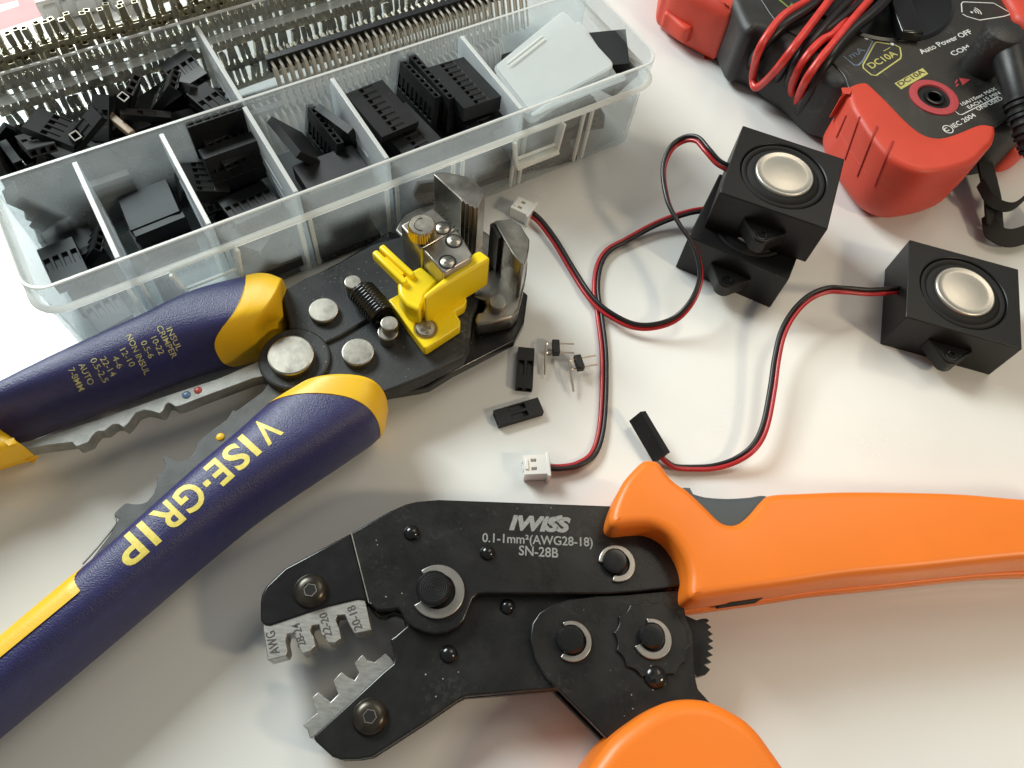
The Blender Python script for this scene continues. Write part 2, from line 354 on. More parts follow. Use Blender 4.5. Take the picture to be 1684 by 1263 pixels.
# ------------------------------------------------------------------ storage box
ZR = 36.0
def storage_box():
    t = thing('storage_box', 'long clear plastic compartment box without its lid, full of black connectors', 'storage box', B(63, 192, 0))
    U0, U1, V0, V1 = -37.0, 164.0, 150.0, 233.5
    def rr(u0, u1, v0, v1, r, n=8):
        pts = []
        for cu_, cv, a0 in ((u1-r, v1-r, 0), (u0+r, v1-r, 90), (u0+r, v0+r, 180), (u1-r, v0+r, 270)):
            for k in range(n+1):
                a = math.radians(a0+90*k/n); pts.append((cu_+r*math.cos(a), cv+r*math.sin(a)))
        return pts
    # shell rings : outer bottom -> lip -> top -> inner bottom
    mb = MB()
    def ring(inset, z, r): return [B(u, v, z) for u, v in rr(U0+inset, U1-inset, V0+inset, V1-inset, r)]
    rings = [ring(3.2, 0.3, 3.5), ring(2.6, 0.0, 4), ring(2.2, 1.5, 4.2), ring(1.4, 26, 5.5), ring(-1.0, 26.2, 8), ring(-1.2, 26.9, 8.1), ring(-0.9, 27.4, 8), ring(0.35, 27.8, 6.5), ring(0.0, ZR-.3, 6.8), ring(0.2, ZR, 6.6), ring(0.9, ZR, 6), ring(1.15, ZR-.4, 5.8), ring(2.0, 26.5, 5), ring(3.2, 2.0, 3.8), ring(4.2, 1.2, 3)]
    n = len(rings[0]); vv = [p for r_ in rings for p in r_]
    edge = {3, 4, 5, 6, 8, 9, 10}
    for j in range(len(rings)-1):
        mb.add([], [])
    k0 = len(mb.v); mb.v += vv
    for j in range(len(rings)-1):
        for i in range(n):
            mb.f.append((k0+j*n+i, k0+j*n+(i+1) % n, k0+(j+1)*n+(i+1) % n, k0+(j+1)*n+i)); mb.m.append(1 if j in edge else 0)
    mb.f.append(tuple(k0+i for i in range(n))[::-1]); mb.m.append(0)
    mb.f.append(tuple(k0+(len(rings)-1)*n+i for i in range(n))); mb.m.append(0)
    mb.build('shell', [M['box'], M['box_edge']], t, smooth=40)
    # long middle wall
    def wall(a, b, th, z0, z1, name, m=('divider', 'box_edge')):
        w_ = MB(); a = Vector(a); b = Vector(b); d = (b-a).normalized(); s = EZ.cross(d)
        w_.box((a+b)/2+EZ*((z0+z1)/2), (b-a).length, th, z1-z0, d, s, EZ)
        for k, f in enumerate(w_.f): w_.m[k] = 1 if k == 1 else 0
        return w_.build(name, [M[m[0]], M[m[1]]], t, bevel=.25)
    wall(B(U0+2, 192), B(U1-2, 192), 1.2, 1.3, ZR-.3, 'middle_wall', ('box', 'box_edge'))
    # removable dividers with their slot ribs
    def divider(u, v0, v1, name='divider'):
        w_ = MB(); hw = .7; zt = ZR-1.2
        prof = [(v0, 2), (v1, 2), (v1, zt-3), (v1-1, zt), (v0+.6, zt), (v0, zt-.8)]
        vv_ = [B(u-hw, v, z) for v, z in prof]+[B(u+hw, v, z) for v, z in prof]; n_ = len(prof)
        w_.add(vv_, [tuple(range(n_))[::-1], tuple(range(n_, 2*n_))]+[(i, (i+1) % n_, n_+(i+1) % n_, n_+i) for i in range(n_)])
        w_.m[2+3] = 1
        for k in range(3):     # moulded ridges
            w_.box(B(u-hw-.12, (v0+v1)/2+2, 16+k*4.0), .35, (v1-v0)*.42, .5, EX, EY, EZ)
            w_.box(B(u+hw+.12, (v0+v1)/2+2, 16+k*4.0), .35, (v1-v0)*.42, .5, EX, EY, EZ)
        return w_.build(name, [M['divider'], M['box_edge']], t, bevel=.2)
    for u in (-13.5, 10.9, 36.0, 64.3, 110.5): divider(u, 151.9, 191.2)
    for u in (36.3,): divider(u, 192.8, 232)
    for u in (-13.5, 10.9, 36.0, 64.3, 87.4, 110.5, 137):
        for s in (-1.7, 1.7):
            for vv_, off in ((151.1, 0),):
                r_ = MB(); z1 = 24.5
                r_.bar(B(u+s, 151.9, 2), B(u+s, 151.0, z1), 1.1, 1.3); r_.build('slot_rib', M['box_edge'], t, bevel=.3)
    # latch tabs on the front lip
    for uc in (5.6, 115.5):
        tb = MB(); wd = 15.5
        pts = [(uc-wd/2-1.5, 27), (uc+wd/2+1.5, 27), (uc+wd/2, 16), (uc-wd/2, 16)]
        vo = [B(u, V0-1.3, z) for u, z in pts]; vi = [B(u, V0+.2, z) for u, z in pts]
        tb.add(vo+vi, [(0, 1, 2, 3), (7, 6, 5, 4), (0, 4, 5, 1), (1, 5, 6, 2), (2, 6, 7, 3), (3, 7, 4, 0)], 0)
        tb.m = [0, 0, 1, 1, 1, 1]
        tb.box(B(uc, V0-2.3, 16.2), wd+1, 2.2, .9, EX, EY, EZ, 1)
        tb.box(B(uc, V0-1.9, 18.6), wd-1, 1.0, .8, EX, EY, EZ, 1)
        for (a_, b_) in (((uc-wd/2-1.5, 26.6), (uc-wd/2, 16)), ((uc+wd/2+1.5, 26.6), (uc+wd/2, 16))):
            tb.bar(B(a_[0], V0-1.6, a_[1]), B(b_[0], V0-2.0, b_[1]), 2.4, 1.1, 1)
        tb.bar(B(uc-wd/2-.5, V0-2.6, 15.6), B(uc+wd/2+.5, V0-2.6, 15.6), 2.6, .9, 1)
        tb.build('latch_tab', [M['box'], M['box_edge']], t, bevel=.25)
    return t
storage_box()

# ------------------------------------------------------------------ connector housings
def grid_box(mb, xs, ys, z0, z1, pockets, depth, ends=(), edepth=2.5):
    """box with pockets in its top (cells i,j) and holes in its -y end (x cells)"""
    X0, X1, Y0, Y1 = xs[0], xs[-1], ys[0], ys[-1]
    V = lambda x, y, z: Vector((x, y, z))
    def q(a, b, c, d): mb.add([a, b, c, d], [(0, 1, 2, 3)])
    for i in range(len(xs)-1):
        for j in range(len(ys)-1):
            x0, x1, y0, y1 = xs[i], xs[i+1], ys[j], ys[j+1]
            d = pockets.get((i, j), 0)*depth; zz = z1-d
            q(V(x0, y0, zz), V(x1, y0, zz), V(x1, y1, zz), V(x0, y1, zz))
            for (i2, j2, a, b) in ((i+1, j, (x1, y0), (x1, y1)), (i, j+1, (x0, y1), (x1, y1))):
                if i2 < len(xs)-1 and j2 < len(ys)-1:
                    d2 = pockets.get((i2, j2), 0)*depth
                    if abs(d-d2) > 1e-6: q(V(*a, z1-d), V(*b, z1-d), V(*b, z1-d2), V(*a, z1-d2))
    q(V(X0, Y0, z0), V(X0, Y1, z0), V(X1, Y1, z0), V(X1, Y0, z0))
    q(V(X0, Y0, z0), V(X0, Y0, z1), V(X0, Y1, z1), V(X0, Y1, z0)); q(V(X1, Y0, z0), V(X1, Y1, z0), V(X1, Y1, z1), V(X1, Y0, z1))
    q(V(X0, Y1, z0), V(X0, Y1, z1), V(X1, Y1, z1), V(X1, Y1, z0))
    zs = sorted({z0, z1, *[z for r_ in ends for z in r_[2:4]]}); xe = sorted({X0, X1, *[x for r_ in ends for x in r_[:2]]})
    for i in range(len(xe)-1):
        for k in range(len(zs)-1):
            xm = (xe[i]+xe[i+1])/2; zm = (zs[k]+zs[k+1])/2; a, b, c, d = xe[i], xe[i+1], zs[k], zs[k+1]
            if any(r_[0] < xm < r_[1] and r_[2] < zm < r_[3] for r_ in ends):
                y = Y0+edepth
                q(V(a, y, c), V(b, y, c), V(b, y, d), V(a, y, d))
                q(V(a, Y0, c), V(b, Y0, c), V(b, y, c), V(a, y, c)); q(V(a, Y0, d), V(b, Y0, d), V(b, y, d), V(a, y, d))
                q(V(a, Y0, c), V(a, y, c), V(a, y, d), V(a, Y0, d)); q(V(b, Y0, c), V(b, y, c), V(b, y, d), V(b, Y0, d))
            else: q(V(a, Y0, c), V(b, Y0, c), V(b, Y0, d), V(a, Y0, d))
_hcache = {}
def housing_mesh(n, rows):
    if (n, rows) in _hcache: return _hcache[(n, rows)]
    mb = MB(); W = 2.54*n-.05; T = 2.54*rows; x0 = -W/2
    xs = [x0]
    for k in range(n):
        c = x0+2.54*(k+.5); xs += [c-.8, c+.8]
    xs.append(x0+W); ys = [-7, -2.6, .9, 2.4, 7]
    pk = {}
    for k in range(n): pk[(1+2*k, 2)] = 1; pk[(1+2*k, 1)] = .28
    ends = []
    for k in range(n):
        for r_ in range(rows):
            c = x0+2.54*(k+.5); z = -T/2+2.54*(r_+.5); ends.append((c-.75, c+.75, z-.75, z+.75))
    grid_box(mb, xs, ys, -T/2, T/2, pk, 1.1, ends)
    me = bpy.data.meshes.new('connector_housing'); me.from_pydata([v*U for v in mb.v], [], mb.f)
    bm = bmesh.new(); bm.from_mesh(me); bmesh.ops.remove_doubles(bm, verts=bm.verts, dist=1e-6); bmesh.ops.recalc_face_normals(bm, faces=bm.faces)
    bm.to_mesh(me); bm.free(); me.materials.append(M['housing']); _hcache[(n, rows)] = me; return me
def housing(n, rows, loc, quat, label, group=None):
    o = bpy.data.objects.new('connector_housing', housing_mesh(n, rows)); sc.collection.objects.link(o)
    o.location = Vector(loc)*U; o.rotation_mode = 'QUATERNION'; o.rotation_quaternion = quat
    b = o.modifiers.new('bevel', 'BEVEL'); b.width = .09*U; b.segments = 1; b.limit_method = 'ANGLE'; b.angle_limit = math.radians(60)
    return tagp(o, label, 'connector', group)
PILE = [  # bin, pins, rows, place in the box frame (mm), rotation
('A',4,2,(-24.39, 159.6, 3.74),(0.998, -0.0, 0.0, 0.065)),
('A',5,1,(-25.54, 172.88, 2.47),(0.752, -0.0, -0.0, -0.66)),
('A',4,1,(-24.44, 160.64, 7.55),(0.996, -0.0, 0.0, 0.086)),
('A',4,2,(-25.29, 182.38, 5.34),(0.748, -0.114, -0.127, -0.642)),
('A',4,1,(-26.13, 183.69, 8.89),(0.699, -0.136, 0.104, 0.695)),
('B',6,1,(-1.29, 171.72, 2.47),(0.999, 0.0, 0.0, -0.045)),
('B',6,2,(-1.54, 159.4, 5.24),(0.002, 0.009, 0.101, -0.995)),
('B',6,2,(-1.14, 183.13, 5.33),(0.993, -0.114, 0.007, -0.026)),
('B',5,1,(-0.95, 183.86, 9.06),(0.993, -0.114, 0.01, -0.001)),
('B',6,1,(-1.32, 159.11, 9.08),(0.995, 0.101, -0.009, 0.001)),
('B',6,1,(-0.56, 173.98, 10.83),(0.743, 0.669, 0.016, 0.018)),
('C',7,2,(23.76, 173.65, 3.74),(0.024, 0.0, 0.0, 1.0)),
('C',6,1,(23.78, 159.3, 2.47),(0.007, -0.0, -0.0, 1.0)),
('C',7,1,(25.08, 173.0, 7.55),(1.0, 0.0, 0.0, 0.0)),
('C',7,2,(23.88, 159.0, 6.28),(0.0, -0.0, -0.0, -1.0)),
('C',6,2,(22.4, 164.95, 11.36),(0.902, 0.0, 0.0, -0.431)),
('C',6,1,(21.3, 182.94, 7.34),(0.908, -0.418, 0.0, -0.0)),
('C',7,1,(25.18, 189.73, 8.2),(0.707, -0.707, -0.0, -0.0)),
('D',8,1,(49.21, 159.0, 2.47),(1.0, -0.0, 0.0, 0.0)),
('D',8,2,(43.5, 164.8, 6.82),(0.698, -0.113, 0.113, 0.698)),
('D',6,1,(50.29, 161.02, 12.14),(0.697, -0.065, 0.16, 0.696)),
('D',8,1,(49.95, 176.88, 6.59),(0.964, -0.234, 0.03, 0.119)),
('D',7,1,(47.36, 184.21, 5.66),(0.0, -0.0, -0.239, -0.971)),
('E',9,2,(100.65, 176.19, 3.74),(0.7, 0.0, -0.0, 0.714)),
('E',10,1,(74.59, 176.18, 2.47),(0.706, 0.0, 0.0, 0.709)),
('E',10,1,(101.85, 165.11, 7.55),(0.73, 0.0, -0.0, 0.683)),
('E',8,2,(102.3, 162.87, 11.36),(0.681, -0.0, -0.0, -0.732)),
('E',8,2,(88.17, 164.15, 7.31),(0.698, -0.222, -0.206, 0.649)),
('E',10,1,(79.9, 165.15, 7.74),(0.716, -0.152, -0.141, 0.667)),
('E',10,1,(74.5, 177.49, 7.75),(0.723, -0.153, -0.14, 0.659)),
('E',8,1,(71.92, 179.77, 9.29),(0.689, -0.16, -0.132, 0.695)),
('E',10,1,(100.78, 177.69, 15.17),(0.701, -0.0, 0.0, 0.713)),
('E',10,2,(79.27, 164.81, 16.05),(0.7, 0.1, 0.122, 0.697)),
('F',10,1,(125.41, 160.7, 2.47),(0.998, -0.0, 0.0, -0.07)),
('F',10,1,(129.96, 164.67, 5.61),(0.961, -0.106, 0.044, 0.253)),
('F',10,2,(137.55, 181.94, 5.27),(0.068, 0.008, 0.115, 0.991)),
('F',10,2,(139.57, 165.8, 8.95),(0.981, -0.115, -0.002, -0.156)),
('F',10,1,(125.61, 159.89, 12.95),(0.993, 0.108, -0.056, 0.009)),
('F',10,2,(139.81, 178.53, 11.21),(0.993, -0.114, 0.016, 0.002)),
('F',10,2,(139.84, 188.46, 13.89),(0.011, -0.011, -0.707, -0.707)),
('F',10,2,(124.82, 159.48, 16.7),(0.003, 0.056, 0.108, -0.993)),
('F',10,1,(138.86, 172.14, 17.14),(0.904, 0.428, 0.015, -0.007)),
('G',3,1,(-27.91, 219.23, 2.47),(0.0, 0.716, 0.698, 0.0)),
('G',4,1,(-14.4, 204.07, 3.82),(0.995, 0.099, 0.001, 0.007)),
('G',4,1,(-12.85, 218.72, 2.47),(0.97, 0.0, -0.0, 0.245)),
('G',3,1,(-2.22, 202.84, 2.47),(0.956, 0.0, 0.0, -0.292)),
('G',1,1,(3.88, 213.25, 2.47),(0.0, 0.624, 0.782, -0.0)),
('G',2,1,(2.2, 209.52, 6.25),(0.162, 0.688, -0.162, 0.688)),
('G',3,1,(-29.96, 224.87, 4.71),(0.996, -0.088, 0.002, 0.002)),
('G',3,1,(-19.59, 213.95, 6.84),(0.001, 0.0, -0.135, -0.991)),
('G',3,1,(-22.47, 195.1, 4.98),(0.488, 0.512, 0.488, -0.512)),
('G',5,1,(-6.53, 213.16, 8.08),(0.138, 0.85, -0.475, 0.181)),
('G',3,1,(-18.37, 224.83, 5.69),(0.41, -0.104, -0.212, -0.881)),
('G',5,1,(-0.4, 222.47, 2.47),(0.0, -0.884, 0.468, -0.0)),
('G',3,1,(-30.93, 204.71, 2.47),(1.0, 0.0, 0.0, -0.02)),
('G',3,2,(-21.73, 215.94, 11.76),(0.002, -0.738, -0.2, -0.645)),
('G',5,2,(-16.7, 202.0, 14.16),(0.588, 0.002, 0.541, -0.601)),
('G',1,1,(-15.56, 225.87, 7.98),(0.917, -0.225, -0.073, -0.321)),
('G',3,1,(0.28, 223.44, 5.01),(0.939, -0.0, 0.0, 0.343)),
('G',4,1,(-1.98, 194.77, 8.81),(0.498, 0.498, -0.501, 0.501)),
('G',2,1,(-26.85, 200.97, 4.96),(0.04, -0.813, -0.579, 0.052)),
('G',4,1,(-8.04, 224.71, 9.62),(0.027, -0.042, -0.011, -0.999)),
('G',2,1,(5.74, 204.94, 3.98),(0.29, 0.34, -0.097, 0.89)),
('G',5,1,(-1.72, 222.54, 11.37),(0.713, -0.193, 0.177, -0.65)),
('G',3,1,(31.63, 208.36, 4.97),(0.002, -0.999, -0.0, 0.039)),
('G',2,1,(32.99, 223.4, 2.47),(1.0, -0.0, 0.0, 0.0)),
('G',5,2,(28.5, 196.04, 7.52),(0.5, -0.5, 0.5, 0.5)),
('G',3,1,(9.76, 219.3, 11.99),(0.077, 0.518, -0.846, 0.102)),
('G',4,1,(15.05, 212.3, 4.44),(0.065, 0.929, 0.303, -0.2)),
('G',2,1,(14.48, 221.7, 7.81),(0.97, -0.124, 0.197, 0.071)),
('G',3,1,(27.24, 208.52, 2.47),(0.0, -0.027, -1.0, 0.0)),
('G',5,1,(10.85, 222.04, 6.35),(0.071, -0.197, -0.123, -0.97)),
('G',5,1,(14.96, 200.02, 8.26),(0.608, -0.221, -0.365, 0.669)),
('G',5,1,(-9.01, 201.18, 10.29),(0.344, 0.503, -0.2, 0.768)),
('G',3,1,(21.4, 213.75, 10.07),(0.509, 0.274, 0.595, -0.559)),
('G',3,1,(20.33, 208.87, 6.21),(0.977, -0.12, 0.173, 0.022)),
('G',5,1,(18.39, 223.0, 8.21),(0.449, 0.452, 0.547, 0.544)),
('G',3,1,(-27.48, 230.73, 13.08),(0.676, 0.676, -0.207, 0.207)),
('G',4,1,(-25.97, 212.62, 9.42),(0.291, -0.682, 0.14, -0.656)),
('G',4,2,(-13.31, 216.76, 14.06),(0.009, -0.991, -0.128, 0.041)),
('G',2,1,(7.56, 194.77, 8.2),(0.0, -0.0, 0.707, -0.707)),
('G',3,1,(-8.88, 194.77, 17.61),(0.501, -0.501, 0.498, 0.498)),
('G',1,1,(26.17, 205.78, 6.71),(0.125, 0.99, 0.064, 0.008)),
('G',1,1,(29.75, 221.76, 4.8),(0.342, -0.214, -0.08, 0.911)),
('G',2,1,(-32.3, 209.49, 7.5),(0.912, -0.172, -0.365, 0.069)),
('G',4,1,(-26.66, 202.12, 10.66),(0.722, 0.187, 0.346, -0.569)),
('G',4,1,(7.91, 230.73, 8.54),(0.393, -0.393, 0.588, 0.588)),
('G',4,1,(1.87, 209.87, 14.76),(0.244, 0.813, -0.41, -0.333)),
('G',4,2,(32.96, 205.95, 15.87),(0.236, -0.666, -0.236, 0.666)),
('G',1,2,(26.79, 224.15, 7.43),(0.761, 0.18, -0.257, -0.568)),
('G',4,1,(24.34, 226.5, 8.2),(0.696, -0.696, -0.126, 0.126)),
('G',4,1,(16.47, 225.81, 16.49),(0.079, -0.761, 0.641, -0.064)),
('G',2,1,(-27.4, 199.66, 12.27),(0.848, 0.273, 0.283, -0.356)),
('G',3,2,(3.24, 200.44, 8.94),(0.325, -0.699, -0.628, 0.108)),
('G',3,1,(28.07, 219.47, 9.19),(0.272, -0.687, -0.556, -0.379)),
('G',2,1,(34.23, 220.07, 16.1),(0.67, -0.225, -0.67, 0.225)),
('G',4,1,(-33.73, 223.47, 13.38),(0.454, -0.542, 0.454, -0.542)),
('G',2,2,(-29.35, 196.04, 20.68),(0.181, -0.181, 0.683, 0.683)),
('G',3,1,(-6.93, 203.93, 17.46),(0.14, -0.974, -0.131, 0.123)),
('G',3,1,(7.75, 200.97, 13.8),(0.828, -0.277, 0.038, -0.485)),
('G',3,1,(6.27, 221.96, 14.01),(0.99, -0.127, 0.019, 0.056)),
('G',2,2,(27.95, 211.15, 9.93),(0.79, -0.152, -0.144, -0.576)),
('G',4,1,(-33.73, 210.93, 18.04),(0.275, -0.651, -0.275, 0.651)),
('G',3,1,(-22.4, 227.72, 10.83),(0.667, 0.395, 0.485, -0.406)),
('G',1,1,(-26.31, 209.95, 15.72),(0.353, -0.861, 0.366, 0.004)),
('G',1,1,(15.05, 196.56, 11.15),(0.595, 0.388, -0.177, -0.681)),
('G',4,2,(19.93, 206.85, 17.44),(0.121, -0.155, 0.075, -0.978)),
('G',5,1,(-30.12, 219.51, 13.39),(0.707, -0.007, -0.697, 0.117)),
('G',2,2,(-19.98, 225.48, 15.2),(0.018, 0.583, 0.79, -0.19)),
('G',3,1,(-33.6, 227.04, 26.96),(0.454, -0.542, -0.454, 0.542)),
('G',4,2,(23.1, 200.81, 21.05),(0.165, -0.578, -0.798, 0.051)),
('G',4,1,(1.08, 224.84, 16.66),(0.026, 0.98, 0.005, 0.199)),
('G',4,1,(25.43, 230.73, 9.83),(0.204, 0.204, 0.677, -0.677)),
('G',2,1,(27.19, 213.49, 15.25),(0.679, -0.156, 0.716, 0.04)),
('G',3,1,(-18.71, 226.91, 18.55),(0.188, 0.762, -0.618, 0.026)),
('G',4,1,(-12.91, 215.29, 17.85),(0.556, 0.038, 0.021, 0.83))]
QB = Quaternion((0, 0, 1), YAW)
BIN = {'A': ('leftmost front bin', -35, -14, 152, 191), 'B': ('second front bin', -13, 10.5, 152, 191), 'C': ('third front bin', 11.5, 35.5, 152, 191), 'D': ('fourth front bin', 36.5, 64, 152, 191),
       'E': ('fifth front bin', 65, 110, 152, 191), 'F': ('right end bin', 111, 162, 152, 191), 'G': ('back left bin', -35, 35.5, 193.5, 232)}
NUM = {1: 'one', 2: 'two', 3: 'three', 4: 'four', 5: 'five', 6: 'six', 7: 'seven', 8: 'eight', 9: 'nine', 10: 'ten'}
TOPZ = {c: max(p[3][2] for p in PILE if p[0] == c) for c in BIN}
for (c, n, r, l, q) in PILE:
    nm, u0, u1, v0, v1 = BIN[c]; qq = Quaternion(q); up = abs((qq @ Vector((0, 0, 1))).z); yy = abs((qq @ Vector((0, 1, 0))).z)
    att = 'flat' if up > .8 else ('upended' if yy > .8 else ('sideways' if up < .35 else 'tilted'))
    fu = (l[0]-u0)/(u1-u0); fv = (l[1]-v0)/(v1-v0)
    k = 5 if c == 'G' else 3
    hor = (['far left', 'left', 'middle', 'right', 'far right'] if k == 5 else ['left', 'middle', 'right'])[min(k-1, int(fu*k))]; ver = ['front', 'centre', 'back'][min(2, int(fv*3))]
    lay = 'topmost' if l[2] >= TOPZ[c]-.01 else ('upper' if l[2] > .6*TOPZ[c] else ('middle-layer' if l[2] > .3*TOPZ[c] else 'bottom-layer'))
    lab = '%s %s %s-row %s-way black connector, %s %s of the %s' % (lay, att, 'double' if r == 2 else 'single', NUM[n], hor, ver, nm)
    housing(n, r, B(l[0], l[1], l[2]), QB @ qq, lab, 'black connectors heaped in the '+nm)
# connectors one can tell apart on top of the bins: pins, rows, pixel, height, heading in the box frame, tilt about its own x and y axes
def placed(n, r, px, z, az, rx, ry, label, nm):
    q = Quaternion((0, 0, 1), YAW+math.radians(az)) @ Quaternion((1, 0, 0), math.radians(rx)) @ Quaternion((0, 1, 0), math.radians(ry))
    return housing(n, r, P(*px, z), q, label, 'black connectors heaped in the '+nm)
for a_ in [
    (4, 2, (108, 436), 11.5, 2, 0, 0, 'flat four-way black connector with comb of slots against the front wall', 'leftmost front bin'),
    (4, 1, (152, 408), 11, 62, -50, 0, 'four-way black connector leaning with its square holes showing', 'leftmost front bin'),
    (5, 2, (118, 396), 8, 4, 180, 0, 'plain-topped black connector behind the comb-slotted one in the first bin', 'leftmost front bin'),
    (6, 2, (250, 345), 15, -3, 180, 6, 'wide plain-topped black connector, highest in the second front bin', 'second front bin'),
    (6, 1, (268, 392), 10, 3, 0, 0, 'thin slotted black connector below the plain one by the front wall', 'second front bin'),
    (7, 1, (362, 216), 27.5, 1, -84, 0, 'black connector standing with its row of holes up against the middle wall', 'third front bin'),
    (7, 2, (388, 268), 21, 1, 84, 0, 'thick black connector standing on its holes in the third bin', 'third front bin'),
    (5, 1, (378, 238), 25, 12, 8, 4, 'small slotted black connector lying between two upright ones', 'third front bin'),
    (5, 2, (332, 300), 17, 80, 20, 0, 'thick connector sloping along the left divider of the third bin', 'third front bin'),
    (6, 1, (412, 338), 16, 5, -10, 0, 'slotted thin connector sloping down to the front wall of third bin', 'third front bin'),
    (7, 1, (492, 238), 23, -84, 128, 0, 'black connector leaning like a roof with shiny grey back', 'fourth front bin'),
    (8, 1, (532, 232), 19, 94, -78, 0, 'upright ladder-like connector with holes up behind the leaning one', 'fourth front bin'),
    (6, 1, (562, 215), 22, 108, 70, 0, 'short thin upright connector in the middle of the fourth bin', 'fourth front bin'),
    (7, 1, (582, 232), 18, 96, -60, 0, 'upright connector with holes up beside the right divider of fourth bin', 'fourth front bin'),
    (8, 2, (548, 288), 20, 0, 176, 0, 'large plain flat connector filling the front of the fourth bin', 'fourth front bin'),
    (8, 2, (505, 290), 12, 84, 176, 0, 'lower connector under the leaning one in the fourth bin', 'fourth front bin'),
    (9, 2, (762, 146), 29, 92, 4, 3, 'big slotted connector lying highest beside the right divider of fifth bin', 'fifth front bin'),
    (9, 2, (770, 176), 22.5, 92, 0, 0, 'big connector directly under the highest one in the fifth bin', 'fifth front bin'),
    (10, 1, (706, 152), 25.5, 95, -86, 0, 'upright ten-way connector with open square holes, next to the big one', 'fifth front bin'),
    (10, 1, (680, 152), 24.5, 96, -80, 0, 'second upright ten-way connector with holes up, left of its twin', 'fifth front bin'),
    (8, 1, (628, 182), 27, 98, 4, -6, 'flat slotted eight-way connector by the left divider of the fifth bin', 'fifth front bin'),
    (8, 2, (668, 222), 21, 97, 0, 0, 'flat slotted connector in the front left corner of the fifth bin', 'fifth front bin'),
    (10, 2, (740, 205), 14, 5, 0, 0, 'ten-way connector low by the front wall of the fifth bin', 'fifth front bin'),
    (6, 2, (998, 88), 27, 60, 170, 8, 'black connector poking out behind the milky dividers', 'right end bin'),
    (6, 2, (1004, 118), 22, 20, 175, 0, 'black connector below the one poking out behind the dividers', 'right end bin')]: placed(*a_)
for k, (px, n, az, rx, lab) in enumerate([((303, 118), 4, 8, 0, 'four-way connector lying highest at the right end of the pile'), ((272, 152), 3, 60, -50, 'three-way connector tilted beside the highest one in the pile'), ((332, 150), 2, 110, 40, 'two-way connector leaning by the back bin divider'),
        ((214, 160), 3, 40, -60, 'three-way connector behind the tan one in the pile'), ((168, 196), 2, -30, 30, 'two-way connector left of the tan one in the pile'), ((92, 214), 4, 50, 20, 'four-way connector sloping at the left part of the pile'),
        ((240, 190), 1, 80, 20, 'one-way connector just right of the bright rimmed one'), ((350, 172), 3, 20, 10, 'three-way connector low at the right end of the pile'), ((60, 236), 3, 10, -20, 'three-way connector near the left edge of the photo'), ((140, 215), 2, 100, -30, 'two-way connector between the two bright rimmed ones')]):
    placed(n, 1, px, 27.5+1.5*(k % 2), az, rx, 10*(k % 3)-10, 'black '+lab, 'back left bin')
for px, z, an, lab in (((127, 240), 25, 20, 'single black connector with a painted lit rim, close to the middle wall'), ((200, 180), 29, 35, 'single black connector with a painted lit rim, beside the tan connector')):
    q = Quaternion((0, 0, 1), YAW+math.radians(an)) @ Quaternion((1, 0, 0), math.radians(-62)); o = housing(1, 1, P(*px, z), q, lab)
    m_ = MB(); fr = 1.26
    for sx, sy, wx, wy in ((0, fr-.14, 2*fr, .3), (0, -fr+.14, 2*fr, .3), (fr-.14, 0, .3, 2*fr), (-fr+.14, 0, .3, 2*fr)): m_.box((sx, -7.05, sy), wx, .08, wy)  # white frames paint the light caught by the hole's edges
    me = bpy.data.meshes.new('painted_lit_rim'); me.from_pydata([v*U for v in m_.v], [], m_.f); me.materials.append(M['white_ink']); c_ = bpy.data.objects.new('painted_lit_rim', me); sc.collection.objects.link(c_); c_.parent = o
# the two on the table
def table_housing(pc, pa, pb, n, r, label):
    a = P(*pa, 2.5); b = P(*pb, 2.5); c = P(*pc, 2.54*r); d = (b-a); ang = math.atan2(d.y, d.x)+math.pi/2   # pa->pb runs from hole end to closed end
    housing(n, r, (c.x, c.y, 2.54*r/2+.02), Quaternion((0, 0, 1), ang+math.pi), label)
table_housing((864, 604), (861, 640), (865, 572), 2, 1, 'small two-way black connector lying end-on to the wire stripper jaw')
table_housing((853, 676), (812, 688), (893, 664), 2, 1, 'small two-way black connector lying askew above the white plug')

# ------------------------------------------------------------------ loose right-angle pins
def loose_pins(name, body, pins, label):
    c = P(*body, 1.3); t = thing(name, label, 'header pins', (c.x, c.y, 0))
    return t, c
def pin_pair(bodypx, dirpx, legpx, zlift, label, skew=0):
    c = P(*bodypx, 2+zlift); t = thing('right_angle_header', label, 'header pins', (c.x, c.y, 0))
    d = P(*dirpx, 2+zlift)-c; d.z = 0; d.normalize(); s = EZ.cross(d)
    mb = MB(); mb.box(c, 2.3, 4.9, 2.4, d, s, EZ); mb.build('base', M['black_plastic'], t, bevel=.35)
    e0 = P(*legpx, max(.4, 1+zlift)); 
    for k in (-1, 1):
        o = s*(1.27*k)+EZ*(.55*k if skew else 0)
        corner = c-d*3.0+o
        leg = (e0-(c-d*3.0)); end = corner+leg*(1 if k > 0 else .97)
        mb = MB(); pts = [c+d*5.6+o, corner+d*.9]+[corner+d*.25+leg.normalized()*.2, corner+leg.normalized()*.9, end]
        mb.tube(pts, .33, 4); mb.build('pin', M['gold_pin'], t, smooth=60)
pin_pair((914, 572), (950, 573), (896, 610), 1.0, 'bent two-pin header standing beside the upright black connector', 1)
pin_pair((952, 597), (985, 591), (942, 638), 1.6, 'bent two-pin header nearest the red and black cable', 1)
